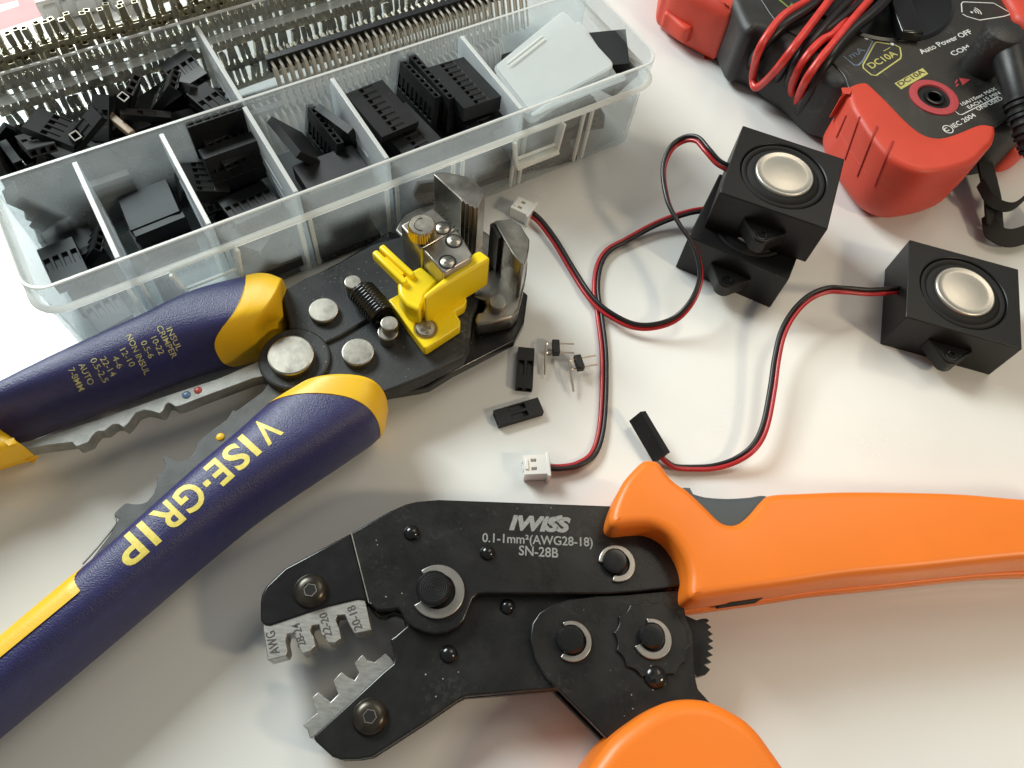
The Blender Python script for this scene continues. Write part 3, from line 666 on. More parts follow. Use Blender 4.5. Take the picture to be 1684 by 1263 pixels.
# ------------------------------------------------------------------ header strips in the back bin
def header_strip(a, b, n, dz, label):
    """double row right-angle strip from a to b (bottom of plastic), pins fan towards the viewer"""
    a = Vector(a); b = Vector(b); d = (b-a).normalized(); s = EZ.cross(d)  # s points to the back
    t = thing('pin_header_strip', label, 'pin header', a)
    mb = MB(); p = (b-a).length/n
    for k in range(n):
        c = a+d*(p*(k+.5)); mb.box(c, p*.84, 2.5, 5.0, d, s, EZ); mb.box(c, p+.02, 2.0, 4.4, d, s, EZ)
    mb.build('base', M['black_plastic'], t, smooth=0)
    proto = []
    for row, (zo, ln) in enumerate(((1.27, 4.2), (-1.27, 1.8))):
        m2 = MB(); c = a+EZ*zo
        m2.tube([c+s*4.4, c-s*ln, c-s*(ln+.8)-EZ*.5, c-s*(ln+4.6+row*.4)-EZ*(8.5+dz)], .48, 4)
        proto.append(m2.build('pin', M['gold_pin'], t, smooth=60))
    for row in (0, 1):
        for k in range(n):
            o = proto[row] if k == 0 else proto[row].copy()
            if k: sc.collection.objects.link(o)
            o.location = d*(p*(k+.5))*U+Vector((0, 0, random.uniform(-.15, .15)))*U
header_strip(B(50.9, 211.8, 29), B(50.9+2.54*38, 211.8, 29), 38, 3.2, 'long black double row right-angle header strip on top in the back bin')
header_strip(B(39.0, 206.5, 15), B(39.0+2.54*38, 206.5, 15), 38, 1.5, 'black right-angle header strip lying lower under another in the back bin')
header_strip(B(40.0, 219.0, 7), B(40.0+2.54*38, 219.0, 7), 38, 1.5, 'black right-angle header strip at the floor of the back bin')

# ------------------------------------------------------------------ crimp terminals on carrier strips
def terminal_mesh():
    mb = MB()
    def ch(z0, z1, w0, d0, w1, d1, th=.22):   # open U channel
        vv = []
        for z, w_, d_ in ((z0, w0, d0), (z1, w1, d1)):
            for x, y in ((-w_/2, -d_), (-w_/2, 0), (w_/2, 0), (w_/2, -d_), (w_/2-th, -d_), (w_/2-th, -th), (-w_/2+th, -th), (-w_/2+th, -d_)): vv.append((x, y, z))
        mb.add(vv, [(i, (i+1) % 8, 8+(i+1) % 8, 8+i) for i in range(8)]+[(0, 7, 6, 1), (1, 6, 5, 2), (2, 5, 4, 3), (8, 9, 14, 15), (9, 10, 13, 14), (10, 11, 12, 13)])
    ch(0, 2.0, 1.9, 1.7, 1.9, 1.5); ch(2.2, 3.6, 1.5, 1.2, 1.5, 1.2)
    w_ = .85; th = .2
    def tube_sq(z0, z1):
        o = [(-w_, -1.7), (w_, -1.7), (w_, 0), (-w_, 0)]; i_ = [(-w_+th, -1.7+th), (w_-th, -1.7+th), (w_-th, -th), (-w_+th, -th)]
        vv = [(x, y, z0) for x, y in o]+[(x, y, z1) for x, y in o]+[(x, y, z0) for x, y in i_]+[(x, y, z1) for x, y in i_]
        ff = [(k, (k+1) % 4, 4+(k+1) % 4, 4+k) for k in range(4)]+[(8+k, 12+k, 12+(k+1) % 4, 8+(k+1) % 4) for k in range(4)]+[(4+k, 4+(k+1) % 4, 12+(k+1) % 4, 12+k) for k in range(4)]
        mb.add(vv, ff)
    tube_sq(4.0, 7.4); mb.box((0, -.1, 3.8), .9, .2, 7, None, None, None)
    me = bpy.data.meshes.new('terminal'); me.from_pydata([Vector(v)*U for v in mb.v], [], mb.f)
    bm = bmesh.new(); bm.from_mesh(me); bmesh.ops.recalc_face_normals(bm, faces=bm.faces); bm.to_mesh(me); bm.free()
    me.materials.append(M['tin']); return me
TM = terminal_mesh()
def terminal_strip(a, b, pitch, label, sag=0, tilt=0.0, jit=.05, skip=0.0):
    a = Vector(a); b = Vector(b); d = (b-a).normalized(); L_ = (b-a).length; s = EZ.cross(d)
    t = thing('terminal_strip', label, 'crimp terminals', a, 'reels of crimp terminals behind the box')
    at = lambda x: a+d*x+s*(sag*math.sin(math.pi*x/L_))+EZ*(.6*math.sin(x*.09))
    mb = MB(); n_ = 40
    pts = [at(L_*k/n_) for k in range(n_+1)]; vv = []
    for p in pts: vv += [p-s*.11, p+s*.11, p+s*.11+EZ*2.2, p-s*.11+EZ*2.2]
    mb.add(vv, [(4*i+k, 4*i+(k+1) % 4, 4*i+4+(k+1) % 4, 4*i+4+k) for i in range(n_) for k in range(4)]+[(0, 1, 2, 3), (4*n_+3, 4*n_+2, 4*n_+1, 4*n_)])
    mb.build('carrier', M['tin'], t, smooth=0)
    x = 1.0
    while x < L_:
        if random.random() >= skip:
            o = bpy.data.objects.new('terminal', TM); sc.collection.objects.link(o); o.parent = t
            o.location = (at(x)+EZ*1.9-a)*U
            o.rotation_euler = (tilt+random.uniform(-jit, jit), random.uniform(-jit, jit), YAW+random.uniform(-jit, jit)*3)
        x += pitch
terminal_strip(B(-26, 236.4, 35.6), B(52, 236.4, 35.6), 5.2, 'metal crimp terminals on a strip resting on the box rim, nearest row', jit=.07)
terminal_strip(B(-24, 239.5, 34), B(56, 238.8, 35.0), 5.2, 'metal crimp terminals on a strip just behind the front row on the rim', jit=.1, tilt=-.08)
terminal_strip(B(28, 242.0, 37), B(80, 244, 38), 2.6, 'dense bunch of metal terminals above the box divider at the top edge', jit=.2)
for k, (v, z) in enumerate(((236.6, 27.0), (237.4, 18.5), (236.8, 10.0), (237.2, 1.5), (241.5, 24.5))):
    terminal_strip(B(-30+k*1.3, v, z), B(150, v+.5, z), 2.3, ['upper', 'second', 'third', 'bottom', 'rearmost'][k]+' strip of terminals seen blurred through the back wall of the box', jit=.12)

# ------------------------------------------------------------------ spare dividers in the right bin
def sheet(corners, label, th=.9):
    c = [Vector(p) for p in corners]; n = (c[1]-c[0]).cross(c[-1]-c[0]).normalized()
    if n.z < 0: n = -n
    pts = []
    N_ = len(c); r = 2.2
    for i in range(N_):
        p = c[i]; a = (c[i-1]-p).normalized()*r; b = (c[(i+1) % N_]-p).normalized()*r
        for t in (0, .33, .66, 1):
            pts.append((p+a)*(1-t)**2+p*(2*t*(1-t))+(p+b)*t**2)
    k = len(pts); mb = MB(); mb.add(pts+[p-n*th for p in pts], [tuple(range(k)), tuple(range(k, 2*k))[::-1]]+[(i, (i+1) % k, k+(i+1) % k, k+i) for i in range(k)])
    o = mb.build('spare_divider', [M['sheet']], None, bevel=.15)
    u = (c[2]-c[1]); v_ = (c[0]-c[1])
    rb = MB()
    for q in (.22, .34):
        a = c[0].lerp(c[3 if N_ == 4 else -1], q*.5)+n*.2; b = c[1].lerp(c[2], q*.5)+n*.2
        rb.bar(a.lerp(b, .12), a.lerp(b, .62), .5, .35)
    rb.build('ridge', M['box_edge'], o, bevel=.12)
    return tagp(o, label, 'divider', 'spare dividers stacked in the right bin')
A_, Bb, C_, D_, E_ = P(812, 107, 29), P(927, 16, 35.5), P(1012, 108, 33), P(951, 147, 31), P(864, 178, 33)
base = [P(814, 108, 27.5), P(927, 16, 34.5), P(1011, 106, 33.5), P(872, 182, 30)]
labs = ['topmost milky spare divider lying across the right bin', 'second milky divider showing its edge under the topmost', 'third milky divider in the stack, turned slightly right', 'fourth milky divider with ridged left edge in the stack', 'lowest milky divider of the leaning stack']
for k in range(5):
    off = Vector((0, 0, -1.25*k)); rot = Matrix.Rotation(math.radians([0, -4, -9, 5, -3][k]), 3, 'Z'); cc = sum(base, Vector())/4
    sh = [Vector((0, 0, 0)), -EX*1.0, EX*2.0-EY*1.5, -EX*1.8, EX*.5][k]
    sheet([rot @ (p-cc)+cc+off+sh for p in base], labs[k])
sheet([P(868, 190, 30), P(905, 165, 33), P(1022, 118, 33), P(1030, 128, 30)], 'milky divider standing on edge against the front wall', .9)
# ------------------------------------------------------------------ things beyond the box (blown out by the window)
mb = MB(); mb.prism([P(-60, -60, 0), P(250, -60, 0), P(215, 30, 0), P(-60, 100, 0)], .1, .5)
cd = mb.build('printed_card', M['paper'], None); tagp(cd, 'white card with a pink printed band behind the box', 'card')
mb = MB(); q = [P(-60, 30, 0), P(-60, 72, 0), P(80, 25, 0), P(96, -60, 0), P(-60, -60, 0)]; mb.prism(q, .52, .56); mb.build('pink_band', M['pink_print'], cd, smooth=0)
mb = MB(); mb.prism([P(-20, 16, 0), P(30, 3, 0), P(33, 12, 0), P(-20, 30, 0)], .58, .62); mb.build('white_panel', M['paper'], cd, smooth=0)
for k, (p, s_, h) in enumerate((((86, 20), (15, 9), 9), ((108, 12), (15, 12), 9), ((140, 8), (14, 14), 9), ((192, -2), (14, 10), 9))):
    c = P(*p, 0); mb = MB(); ax = (EX+EY*.2*(k % 2)).normalized(); ay = EZ.cross(ax)
    mb.box(c+EZ*(h/2+.6), s_[1]*.9, s_[0], h, ax, ay, EZ); mb.box(c+EZ*(h/2+.6)-ay*(s_[0]/2), s_[1]*.5, 2.4, h*.6, ax, ay, EZ)
    o = mb.build('white_connector', M['white_plastic'], None, bevel=.6); tagp(o, ['bright white plug housing overlapping the pink band', 'square white plug housing second from the pink band', 'tall white plug housing third from the pink band', 'white plug housing cut by the top edge of the picture'][k], 'connector', 'white plug housings behind the box')
mb = MB(); a = B(2, 212, 26); mb.bar(B(-1.5, 219, 27.5), B(4.0, 203, 26.5), 2.3, 2.3); o = mb.build('tan_connector', M['beige_plastic'], None, bevel=.3); tagp(o, 'single tan connector lying on top of the black connector pile', 'connector')

# ------------------------------------------------------------------ loft for grips
def loft(stations, zc, h, nexp=2.6, sub=10, seg=40, cap0=0, cap1=0, zA=19.5, zB=7.5):
    """stations: (A px, B px, bow px) seen at height zc; returns rings of points"""
    A = catmull([P(*s[0], zA) for s in stations], sub); Bq = catmull([P(*s[1], zB) for s in stations], sub)
    for q_ in A+Bq: q_.z = zc
    bow = catmull([Vector((*(s[2] if len(s) > 2 else (0, 0)), 0)) for s in stations], sub)
    hs = catmull([Vector(((s[3] if len(s) > 3 else h), 0, 0)) for s in stations], sub)
    org = P(CX, CY, zc)
    rings = []
    def ring(a, b, bw, hh, sc_=1.0, shift=Vector((0, 0, 0))):
        c = (a+b)/2; wv = (b-a)/2; bv = P(CX+bw.x, CY+bw.y, zc)-org; r_ = []
        for k in range(seg):
            t = 2*math.pi*k/seg; cs, sn = math.cos(t), math.sin(t)
            x = math.copysign(abs(cs)**(2/nexp), cs); z = math.copysign(abs(sn)**(2/nexp), sn)
            r_.append(c+wv*(x*sc_)+bv*(1-x*x)+EZ*(z*hh/2*sc_)+shift)
        return r_
    N_ = len(A)
    ax0 = ((A[0]+Bq[0])-(A[1]+Bq[1])).normalized(); ax1 = ((A[-1]+Bq[-1])-(A[-2]+Bq[-2])).normalized()
    tags = []
    if cap0:
        for k in (6, 5, 4, 3, 2, 1):
            t = math.pi/2*k/6.3; rings.append(ring(A[0], Bq[0], bow[0], hs[0].x, math.cos(t)**.55, ax0*cap0*math.sin(t))); tags.append(-1)
    for i in range(N_): rings.append(ring(A[i], Bq[i], bow[i], hs[i].x)); tags.append(i/sub)
    if cap1:
        for k in (1, 2, 3, 4, 5, 6):
            t = math.pi/2*k/6.3; rings.append(ring(A[-1], Bq[-1], bow[-1], hs[-1].x, math.cos(t)**.55, ax1*cap1*math.sin(t))); tags.append(99)
    return rings, tags
def rings_mb(rings, sel=None, caps=True, grow=0):
    mb = MB(); seg = len(rings[0])
    if grow:
        rr_ = []
        for r_ in rings:
            c = sum(r_, Vector())/seg; rr_.append([p+(p-c).normalized()*grow for p in r_])
        rings = rr_
    vv = [p for r_ in rings for p in r_]
    ff = [(i*seg+k, i*seg+(k+1) % seg, (i+1)*seg+(k+1) % seg, (i+1)*seg+k) for i in range(len(rings)-1) for k in range(seg) if sel is None or sel(i, k)]
    if caps: ff += [tuple(range(seg))[::-1], tuple((len(rings)-1)*seg+k for k in range(seg))]
    return mb.add(vv, ff)
def plan(px, z, n=0, closed=True, step=None):
    pts = [P(*p, z) for p in px]
    if n: pts = catmull(pts, n, closed)
    if step: pts = resample(pts, step, closed)
    return pts
def disc(parent, name, m, px, r, z0, z1, bev=.3, seg=40, zref=None):
    c = P(*px, z1 if zref is None else zref); c.z = 0
    mb = MB(); mb.lathe(c, [(r, z0), (r, z1-bev), (r-bev*.3, z1-bev*.3), (r-bev, z1), (0, z1+.04)], seg); return mb.build(name, m, parent, smooth=18)
def dome(parent, name, m, px, r, z0, h, hole=0, hexa=False, seg=36, zref=None):
    c = P(*px, z0+h*.6 if zref is None else zref); c.z = 0; prof = []
    for k in range(7):
        t = math.pi/2*(1-k/6)
        prof.append((hole+(r-hole)*math.sin(t) if hole else r*math.sin(t), z0+h*math.cos(t)))
    mb = MB()
    if hole: prof += [(hole*.98, z0+h-.15), (hole*.95, z0+h*.2), (0, z0+h*.18)]
    mb.lathe(c, prof, 6 if False else seg); return mb.build(name, m, parent, smooth=50)
def cross(parent, px, z, r, ang, m=None, wd=.28):
    c = P(*px, z); mb = MB(); a = Vector((math.cos(ang), math.sin(ang), 0)); b = EZ.cross(a)
    mb.box(c+EZ*.02, 2*r, 2*r*wd, .12, a, b, EZ); mb.box(c+EZ*.03, 2*r*wd, 2*r, .12, a, b, EZ); return mb.build('cross_recess', m or M['hole_shade'], parent, smooth=0)

# ================================================================== yellow and blue wire stripper
def wire_stripper():
    t = thing('wire_stripper', 'automatic wire stripper with blue grips, yellow ends and steel jaws', 'wire stripper', P(480, 583, 0))
    # plates
    mb = MB(); mb.prism(plan([(560, 640), (600, 655), (690, 640), (706, 636), (745, 612), (846, 560), (862, 530), (868, 485), (800, 420), (640, 380), (560, 430), (460, 480), (430, 600)], 8), 4.5, 8); mb.build('lower_plate', M['black_steel_plain'], t, bevel=.4)
    A = [(462, 480), (500, 458), (548, 437), (612, 402), (668, 386), (740, 440), (706, 500), (608, 523), (560, 552), (531, 566), (505, 545), (478, 540)]
    mb = MB(); mb.prism(plan(A, 15.0), 9, 15.0); mb.build('upper_plate', M['phosphate'], t, bevel=.5)
    Bp = [(531, 566), (560, 552), (608, 523), (706, 490), (740, 440), (800, 455), (786, 500), (776, 530), (772, 566), (764, 585), (700, 618), (645, 640), (600, 655), (520, 645), (470, 636), (500, 600)]
    mb = MB(); mb.prism(plan(Bp, 14.0), 8.2, 14.0); mb.build('main_plate', M['phosphate'], t, bevel=.6)
    mb = MB(); rs = random.Random(5)
    for k in range(46):
        q_ = P(rs.uniform(560, 640), rs.uniform(430, 480), 15.03) if k % 3 else P(rs.uniform(500, 700), rs.uniform(420, 500), 15.03); a_ = rs.gauss(.9, .25); l_ = rs.uniform(.2, .8)
        mb.box(q_, l_, .12, .03, Vector((math.cos(a_), math.sin(a_), 0)), Vector((-math.sin(a_), math.cos(a_), 0)), EZ)
    mb.build('scuff_marks', M['grey_ink'], t, smooth=0)
    # boss round the pivot and tongue
    disc(t, 'pivot_boss', M['phosphate'], (484, 588), 9.8, 8.5, 15.2, .7, zref=15.4)
    ton = [(455, 563), (430, 592), (360, 622), (260, 655), (160, 690), (60, 722), (-40, 745), (-40, 756), (0, 747), (71, 733), (119, 727), (125, 735), (146, 727), (151, 717), (159, 709), (171, 709), (185, 698), (194, 697), (203, 703), (210, 697), (223, 679), (237, 674), (250, 676), (262, 680), (268, 676), (273, 664), (278, 662), (289, 669), (300, 666), (327, 655), (365, 641), (416, 622), (445, 616), (470, 612)]
    mb = MB(); mb.prism(resample(plan(ton, 14), .8), 9.6, 14); mb.build('crimping_bar', M['bar_steel'], t, bevel=.15)
    dome(t, 'blue_dot', mat('blue_paint', (.10, .17, .30), .3), (306, 648.5), 1.15, 14, .5, seg=20)
    dome(t, 'red_dot', mat('red_paint', (.45, .07, .07), .3), (325, 641), 1.05, 14, .5, seg=20)
    low = [(445, 622), (438, 635), (432, 644), (388, 676), (383, 674), (373, 690), (345, 710), (325, 727), (323, 733), (318, 745), (308, 755), (296, 758), (287, 756), (278, 751), (271, 749), (268, 755), (272, 763), (270, 773), (258, 784), (258, 796), (253, 812), (242, 825), (231, 829), (219, 829), (207, 827), (198, 834), (189, 843), (187, 848), (196, 853), (180, 880), (150, 920), (230, 900), (330, 790), (440, 700), (500, 640)]
    mb = MB(); mb.prism(resample(plan(low, 12.5), .7), 9, 12.5); mb.build('lower_crimping_bar', M['grey_plate'], t, bevel=.15)
    dome(t, 'yellow_dot', M['yellow'], (362, 718), 1.15, 12.5, .5, seg=20)
    mb = MB(); mb.tube(catmull([P(188, 850, 12), P(190, 862, 12), P(165, 895, 12), P(136, 928, 12)], 6), .25, 6); mb.build('return_spring', M['dark_steel'], t)
    # upper grip
    up = [((464, 458), (424, 585), (18, 8)), ((438, 448), (397, 593), (24, 10)), ((404, 450), (368, 601), (28, 12)), ((330, 475), (300, 628)), ((240, 519), (215, 660)), ((120, 576), (105, 700)), ((0, 640), (12, 733)), ((-80, 682), (-60, 765)), ((-200, 750), (-170, 840))]
    rings, tags = loft(up, 13.5, 24, 2.7, sub=12, seg=48, cap0=1.2)
    k0 = next(i for i, q_ in enumerate(tags) if q_ >= 2)
    rings_mb(rings[:k0+1], grow=.25).build('grip_end', M['yellow'], t, smooth=60)
    gm = rings_mb(rings[k0:]); g = gm.build('upper_grip', M['blue'], t, smooth=60)
    tr = bvh_of(rings_mb(rings[k0:], caps=False))
    mb = MB(); k1 = len(rings)-40
    px = [(-60, 690), (0, 706), (12, 714), (38, 733), (20, 742), (0, 766), (-60, 800)]
    pts = resample(plan([(-90, 660), (-30, 682), (0, 706), (12, 714), (37, 732), (20, 738), (0, 745), (-90, 770)], 17), 1.0)
    mb.pillow(pts, 9, 18.5, 2.0); mb.build('grip_accent', M['yellow'], t, smooth=60)
    mb = MB(); mb.pillow(resample(plan([(-60, 790), (0, 768), (45, 755), (60, 746), (30, 735), (-60, 740)], 4), 1.0), 1, 6.5, 2); mb.build('grip_underside', M['yellow'], t, smooth=60)
    z = 25
    def hand(s, a, b, h, bold=.006): return (s, P(*a, z), P(*b, z), h*.88, bold)
    lettering(t, [hand('INSUL', (273, 541), (291, 577), 1.75), hand('CRIMPER', (257, 538), (283, 590), 1.75), hand('10-22', (248, 556), (262, 584), 1.75), hand('0.5-6', (231, 563), (245, 590), 1.75),
                  hand('NON INSUL', (207, 553), (238, 617), 1.75), hand('12-10', (197, 576), (214, 604), 1.75), hand('4-6', (184, 588), (194, 607), 1.75), hand('22-14', (164, 590), (183, 620), 1.75), hand('0.5-2.5', (148, 592), (170, 630), 1.75),
                  hand('AUTO', (129, 600), (146, 634), 1.75), hand('7-8MM', (112, 608), (130, 644), 1.75)], M['faded_ink'], tr, .08)
    # lower grip
    lo = [((478, 640), (638, 684), (16, -8)), ((429, 669), (627, 722), (20, -13)), ((380, 712), (575, 760), (8, 0)), ((328, 760), (440, 852)), ((233, 846), (330, 940)), ((138, 931), (232, 1023)), ((0, 1048), (95, 1138)), ((-110, 1142), (-20, 1233)), ((-240, 1250), (-150, 1345))]
    rings, tags = loft(lo, 13.5, 24, 2.7, sub=12, seg=48, cap0=2.5)
    k0 = next(i for i, q_ in enumerate(tags) if q_ >= 1)
    rings_mb(rings[:k0+1], grow=.2).build('grip_end', M['yellow'], t, smooth=60)
    k1 = next(i for i, q_ in enumerate(tags) if q_ >= 5)
    sel = lambda i, k: 17 <= k <= 26
    main = rings[k0:]
    gm = rings_mb(main); gm.build('lower_grip', M['blue'], t, smooth=60); tr = bvh_of(rings_mb(main, caps=False))
    # yellow stripe hugging the inner edge
    st = rings[k1:]; mb = MB(); vv = []; ks = list(range(12, 28))
    for j, r_ in enumerate(st):
        c = sum(r_, Vector())/len(r_); kk = ks if j > 6 else ks[:]
        for q_, k in enumerate(kk):
            p = r_[k]; fr = min(1, (j+2)/4); p0 = r_[21]
            pp = p0.lerp(p, fr**.5); vv.append(pp+(pp-c).normalized()*.25)
    m_ = len(ks); mb.add(vv, [(i*m_+k, i*m_+k+1, (i+1)*m_+k+1, (i+1)*m_+k) for i in range(len(st)-1) for k in range(m_-1)])
    mb.build('grip_stripe', M['yellow'], t, smooth=60)
    z = 25.3
    a, b = P(455, 700, z), P(195, 925, z); d = (b-a).normalized()
    # letters placed one after another along the grip
    def at(s): return a+(b-a)*s
    L_ = [('V', .0, .108), ('I', .152, .188), ('S', .213, .31), ('E', .335, .415), ('·', .495, .525), ('G', .497, .62), ('R', .645, .755), ('I', .795, .831), ('P', .868, .985)]
    lines = []
    base_ = [P(435.7, 683.5, z), P(176.8, 906.8, z)]; n = EZ.cross((base_[1]-base_[0]).normalized()); d = (base_[1]-base_[0]).normalized()
    def atb(s): return base_[0].lerp(base_[1], s)
    for ch, s0, s1 in L_:
        if ch == '·':
            continue
        lines.append((ch, atb(s0), atb(s1), 7.3, .02))
    lettering(t, lines, M['yellow_ink'], tr, .09)
    mb = MB(); c = atb(.456)+n*3.6
    mb.prism([c+d*x+n*y for x, y in ((-.75, -.75), (.75, -.75), (.75, .75), (-.75, .75))], z, z+.1); mb.f = mb.f[1:2]; mb.m = mb.m[1:2]; mb.v = drape_cam(mb.v, tr, .09); mb.build('lettering', M['yellow_ink'], t, smooth=0)
    # rivets
    disc(t, 'pivot', M['rivet'], (478, 583), 6.3, 15, 17.8, .5); 
    disc(t, 'rivet', M['rivet'], (532, 509), 4.2, 14.5, 16.9, .4); disc(t, 'rivet', M['rivet'], (588.5, 578), 4.5, 13.8, 16.3, .4); disc(t, 'rivet', M['rivet'], (819, 495), 2.6, 14, 17.4, .3)
    # coil spring on two posts
    p0, p1 = P(583, 466, 18.8), P(642, 533, 18.4)
    disc(t, 'spring_post', M['rivet'], (580, 463), 2.4, 14, 20.8, .3); disc(t, 'spring_post', M['rivet'], (640, 531), 2.4, 13, 21.0, .3); disc(t, 'post_collar', M['dark_steel'], (638, 545), 2.9, 13.5, 18, .3)
    a, b = p0.lerp(p1, .16), p0.lerp(p1, .82); ax = (b-a).normalized(); s1 = ax.cross(EZ).normalized(); s2 = s1.cross(ax); turns = 11; pts = []
    for k in range(turns*18+1):
        an = 2*math.pi*k/18; r_ = 3.5 if 9 < k < turns*18-9 else 2.6; pts.append(a.lerp(b, k/(turns*18))+(s1*math.cos(an)+s2*math.sin(an))*r_)
    pts = [p0+EZ*.2+s1*.6]+pts+[p1]
    mb = MB(); mb.tube(pts, .62, 8); mb.build('coil_spring', M['gloss_black'], t, smooth=80)
    mb = MB(); mb.tube([a, b], 3.0, 20); mb.build('spring_core', M['black_steel_plain'], t)
    # grey jaw base
    jb = [(778, 487), (790, 453), (815, 440), (868, 428), (866, 450), (861, 475), (853, 508), (842, 522), (809, 530), (784, 533), (781, 526), (784, 514), (793, 512), (799, 503), (797, 493), (789, 490)]
    mb = MB(); mb.prism(plan(jb, 15), 9, 15); mb.build('jaw_base', M['dark_steel'], t, bevel=.6)
    mb = MB(); mb.prism(plan([(648, 378), (662, 352), (690, 338), (730, 330), (812, 390), (832, 420), (800, 455), (690, 420)], 13), 8.5, 13); mb.build('jaw_base', M['dark_steel'], t, bevel=.8)
    # fixed and moving jaws
    lj = [(713, 287), (716, 284), (724, 283), (733, 283), (768, 290), (784, 301), (799, 317), (786, 342)]
    teeth = [(783, 340), (780, 343), (776, 337), (773, 340), (769, 333), (766, 336), (762, 329), (759, 332), (757, 327)]
    mb = MB(); mb.prism(plan(lj+teeth+[(733, 305.5)], 37), 13, 37); mb.build('jaw', M['dark_steel'], t, bevel=.25)
    rj = [(809, 366), (816, 362), (841, 359.5), (856, 370), (871, 393.5), (870, 409), (862, 435), (856, 434), (841, 415), (814, 367)]
    mb = MB(); mb.prism(plan(rj, 31), 12, 31); mb.build('jaw', M['dark_steel'], t, bevel=.35)
    mb = MB(); mb.prism(plan([(806, 368), (811, 366), (825, 389), (820, 392)], 30.5), 14, 30.5); mb.build('jaw_face', M['black_plastic'], t, bevel=.1)
    # cutter block
    bl = [(658.5, 370), (712.6, 341), (757, 384), (777, 418), (774, 424), (733, 447.5), (728, 447.5), (694, 409), (689, 407)]
    zb = 33
    mb = MB(); mb.prism(plan([(658.5, 370), (712.6, 341), (750, 377), (694, 409), (689, 407)], zb), 14, zb); mb.build('cutter_block', M['steel'], t, bevel=.5)
    mb = MB(); mb.prism(plan([(750.6, 377.6), (757, 384), (777, 418), (774, 424), (733, 447.5), (728, 447.5), (694.6, 409.6)], zb), 14, zb-.05); mb.build('cutter_block', M['steel'], t, bevel=.5)
    for k in range(6):
        c = P(722+k*6.2, 347+k*6.4, zb); mb = MB(); mb.box(c, .9, .35, .14, EX, EY, EZ); mb.build('tooth_mark', M['hole_shade'], t, smooth=0)
    # knurled knob
    c = P(694, 369, 37.8); c.z = 0; mb = MB(); n_ = 72; vv = []
    for z_, rs in ((33.6, 3.9), (37.2, 3.9), (37.7, 3.55)):
        for k in range(n_): r_ = rs*(1 if (k % 2 or z_ > 37.5) else .93); an = 2*math.pi*k/n_; vv.append(c+Vector((r_*math.cos(an), r_*math.sin(an), z_)))
    mb.add(vv, [(j*n_+k, j*n_+(k+1) % n_, (j+1)*n_+(k+1) % n_, (j+1)*n_+k) for j in (0, 1) for k in range(n_)]+[tuple(2*n_+k for k in range(n_)), tuple(range(n_))[::-1]])
    kb = mb.build('adjusting_knob', M['brass'], t, smooth=0)
    mb = MB(); cc = P(694, 369, 37.8); mb.lathe(Vector((cc.x, cc.y, 37.7)), [(3.4, 0), (3.35, .08), (0, .1)], 36); mb.build('knob_face', M['rivet'], kb, smooth=30)
    mb = MB(); mb.tube([Vector((c.x, c.y, 37.85))+Vector((math.cos(an), math.sin(an), 0))*2.2 for an in [math.radians(100+14*k) for k in range(14)]], .16, 5); mb.build('arrow_mark', M['dark_steel'], kb)
    for px, r_, an in (((728, 375), 1.95, .3), ((746.5, 396), 2.1, .9), ((736, 430.5), 2.1, .5)):
        c = P(*px, zb+.1); c.z = 0
        mb = MB(); mb.lathe(c, [(2.5, zb-.02), (2.5, zb+.03), (2.05, zb+.03)], 30); mb.build('screw_seat_shade', M['hole_shade'], t, smooth=0)
        mb = MB(); mb.lathe(c, [(2.0, zb-.3), (2.0, zb+.12), (1.8, zb+.3), (0, zb+.38)], 30); s_ = mb.build('screw', M['rivet'], t, smooth=40); cross(s_, px, zb+.38, 1.05, an, M['dark_steel'])
    # yellow length stop
    Y = M['yellow_bright']
    base_px = [(638, 493), (656, 483), (749, 510), (756, 527), (757, 537), (702, 573), (697, 573), (667, 532)]
    mb = MB(); mb.prism(plan([(638, 493), (658, 482), (700, 470), (760, 478), (768, 493), (764, 503), (748, 512), (757, 527), (757, 536), (702, 572), (697, 572), (667, 532)], 18.3), 14.4, 18.3); st = mb.build('length_stop', Y, t, bevel=.8, bseg=3)
    mb = MB(); mb.prism(plan([(654, 467), (656, 462), (670, 449), (692, 437), (722, 462), (698, 486), (690, 512), (668, 500), (655, 482)], 25.5), 17, 25.5); mb.build('stop_block', Y, st, bevel=.9, bseg=3)
    mb = MB(); mb.prism(plan([(696, 484), (780, 415), (789, 411), (807, 424), (724, 474), (708, 486), (699, 492)], 30.5), 17.5, 30.5); mb.build('stop_wall', Y, st, bevel=.9, bseg=3)
    mb = MB(); mb.prism(plan([(690, 480), (704, 470), (714, 478), (704, 508), (692, 516)], 22), 17.5, 22); mb.build('stop_web', Y, st, bevel=.9, bseg=3)
    for o1, o2 in (((616, 418), (668, 470)), ((627, 409), (680, 458))):
        a, b = P(*o1, 25.5), P(*o2, 25.5); mb = MB(); mb.bar(a, b, 1.9, 3.4); mb.build('stop_prong', Y, st, bevel=.6, bseg=3)
    mb = MB(); mb.bar(P(634, 427, 24.6), P(664, 456, 24.6), 3.2, 2.6); mb.build('stop_rib', Y, st, bevel=.4)
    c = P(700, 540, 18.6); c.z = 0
    mb = MB(); mb.lathe(c, [(3.5, 18.25), (3.5, 18.35), (3.0, 18.35)], 30); mb.build('screw_seat_shade', mat('amber_shadow_gap', (.35, .22, .01), .6), t, smooth=0)  # amber ring painted as shade in the gap round the screw
    mb = MB(); mb.lathe(c, [(3.0, 17.5), (3.0, 18.5), (2.5, 19.1), (0, 19.4)], 32); s_ = mb.build('screw', M['rivet'], t, smooth=40); cross(s_, (700, 540), 19.35, 1.5, .5, M['dark_steel'])
    return t
wire_stripper()
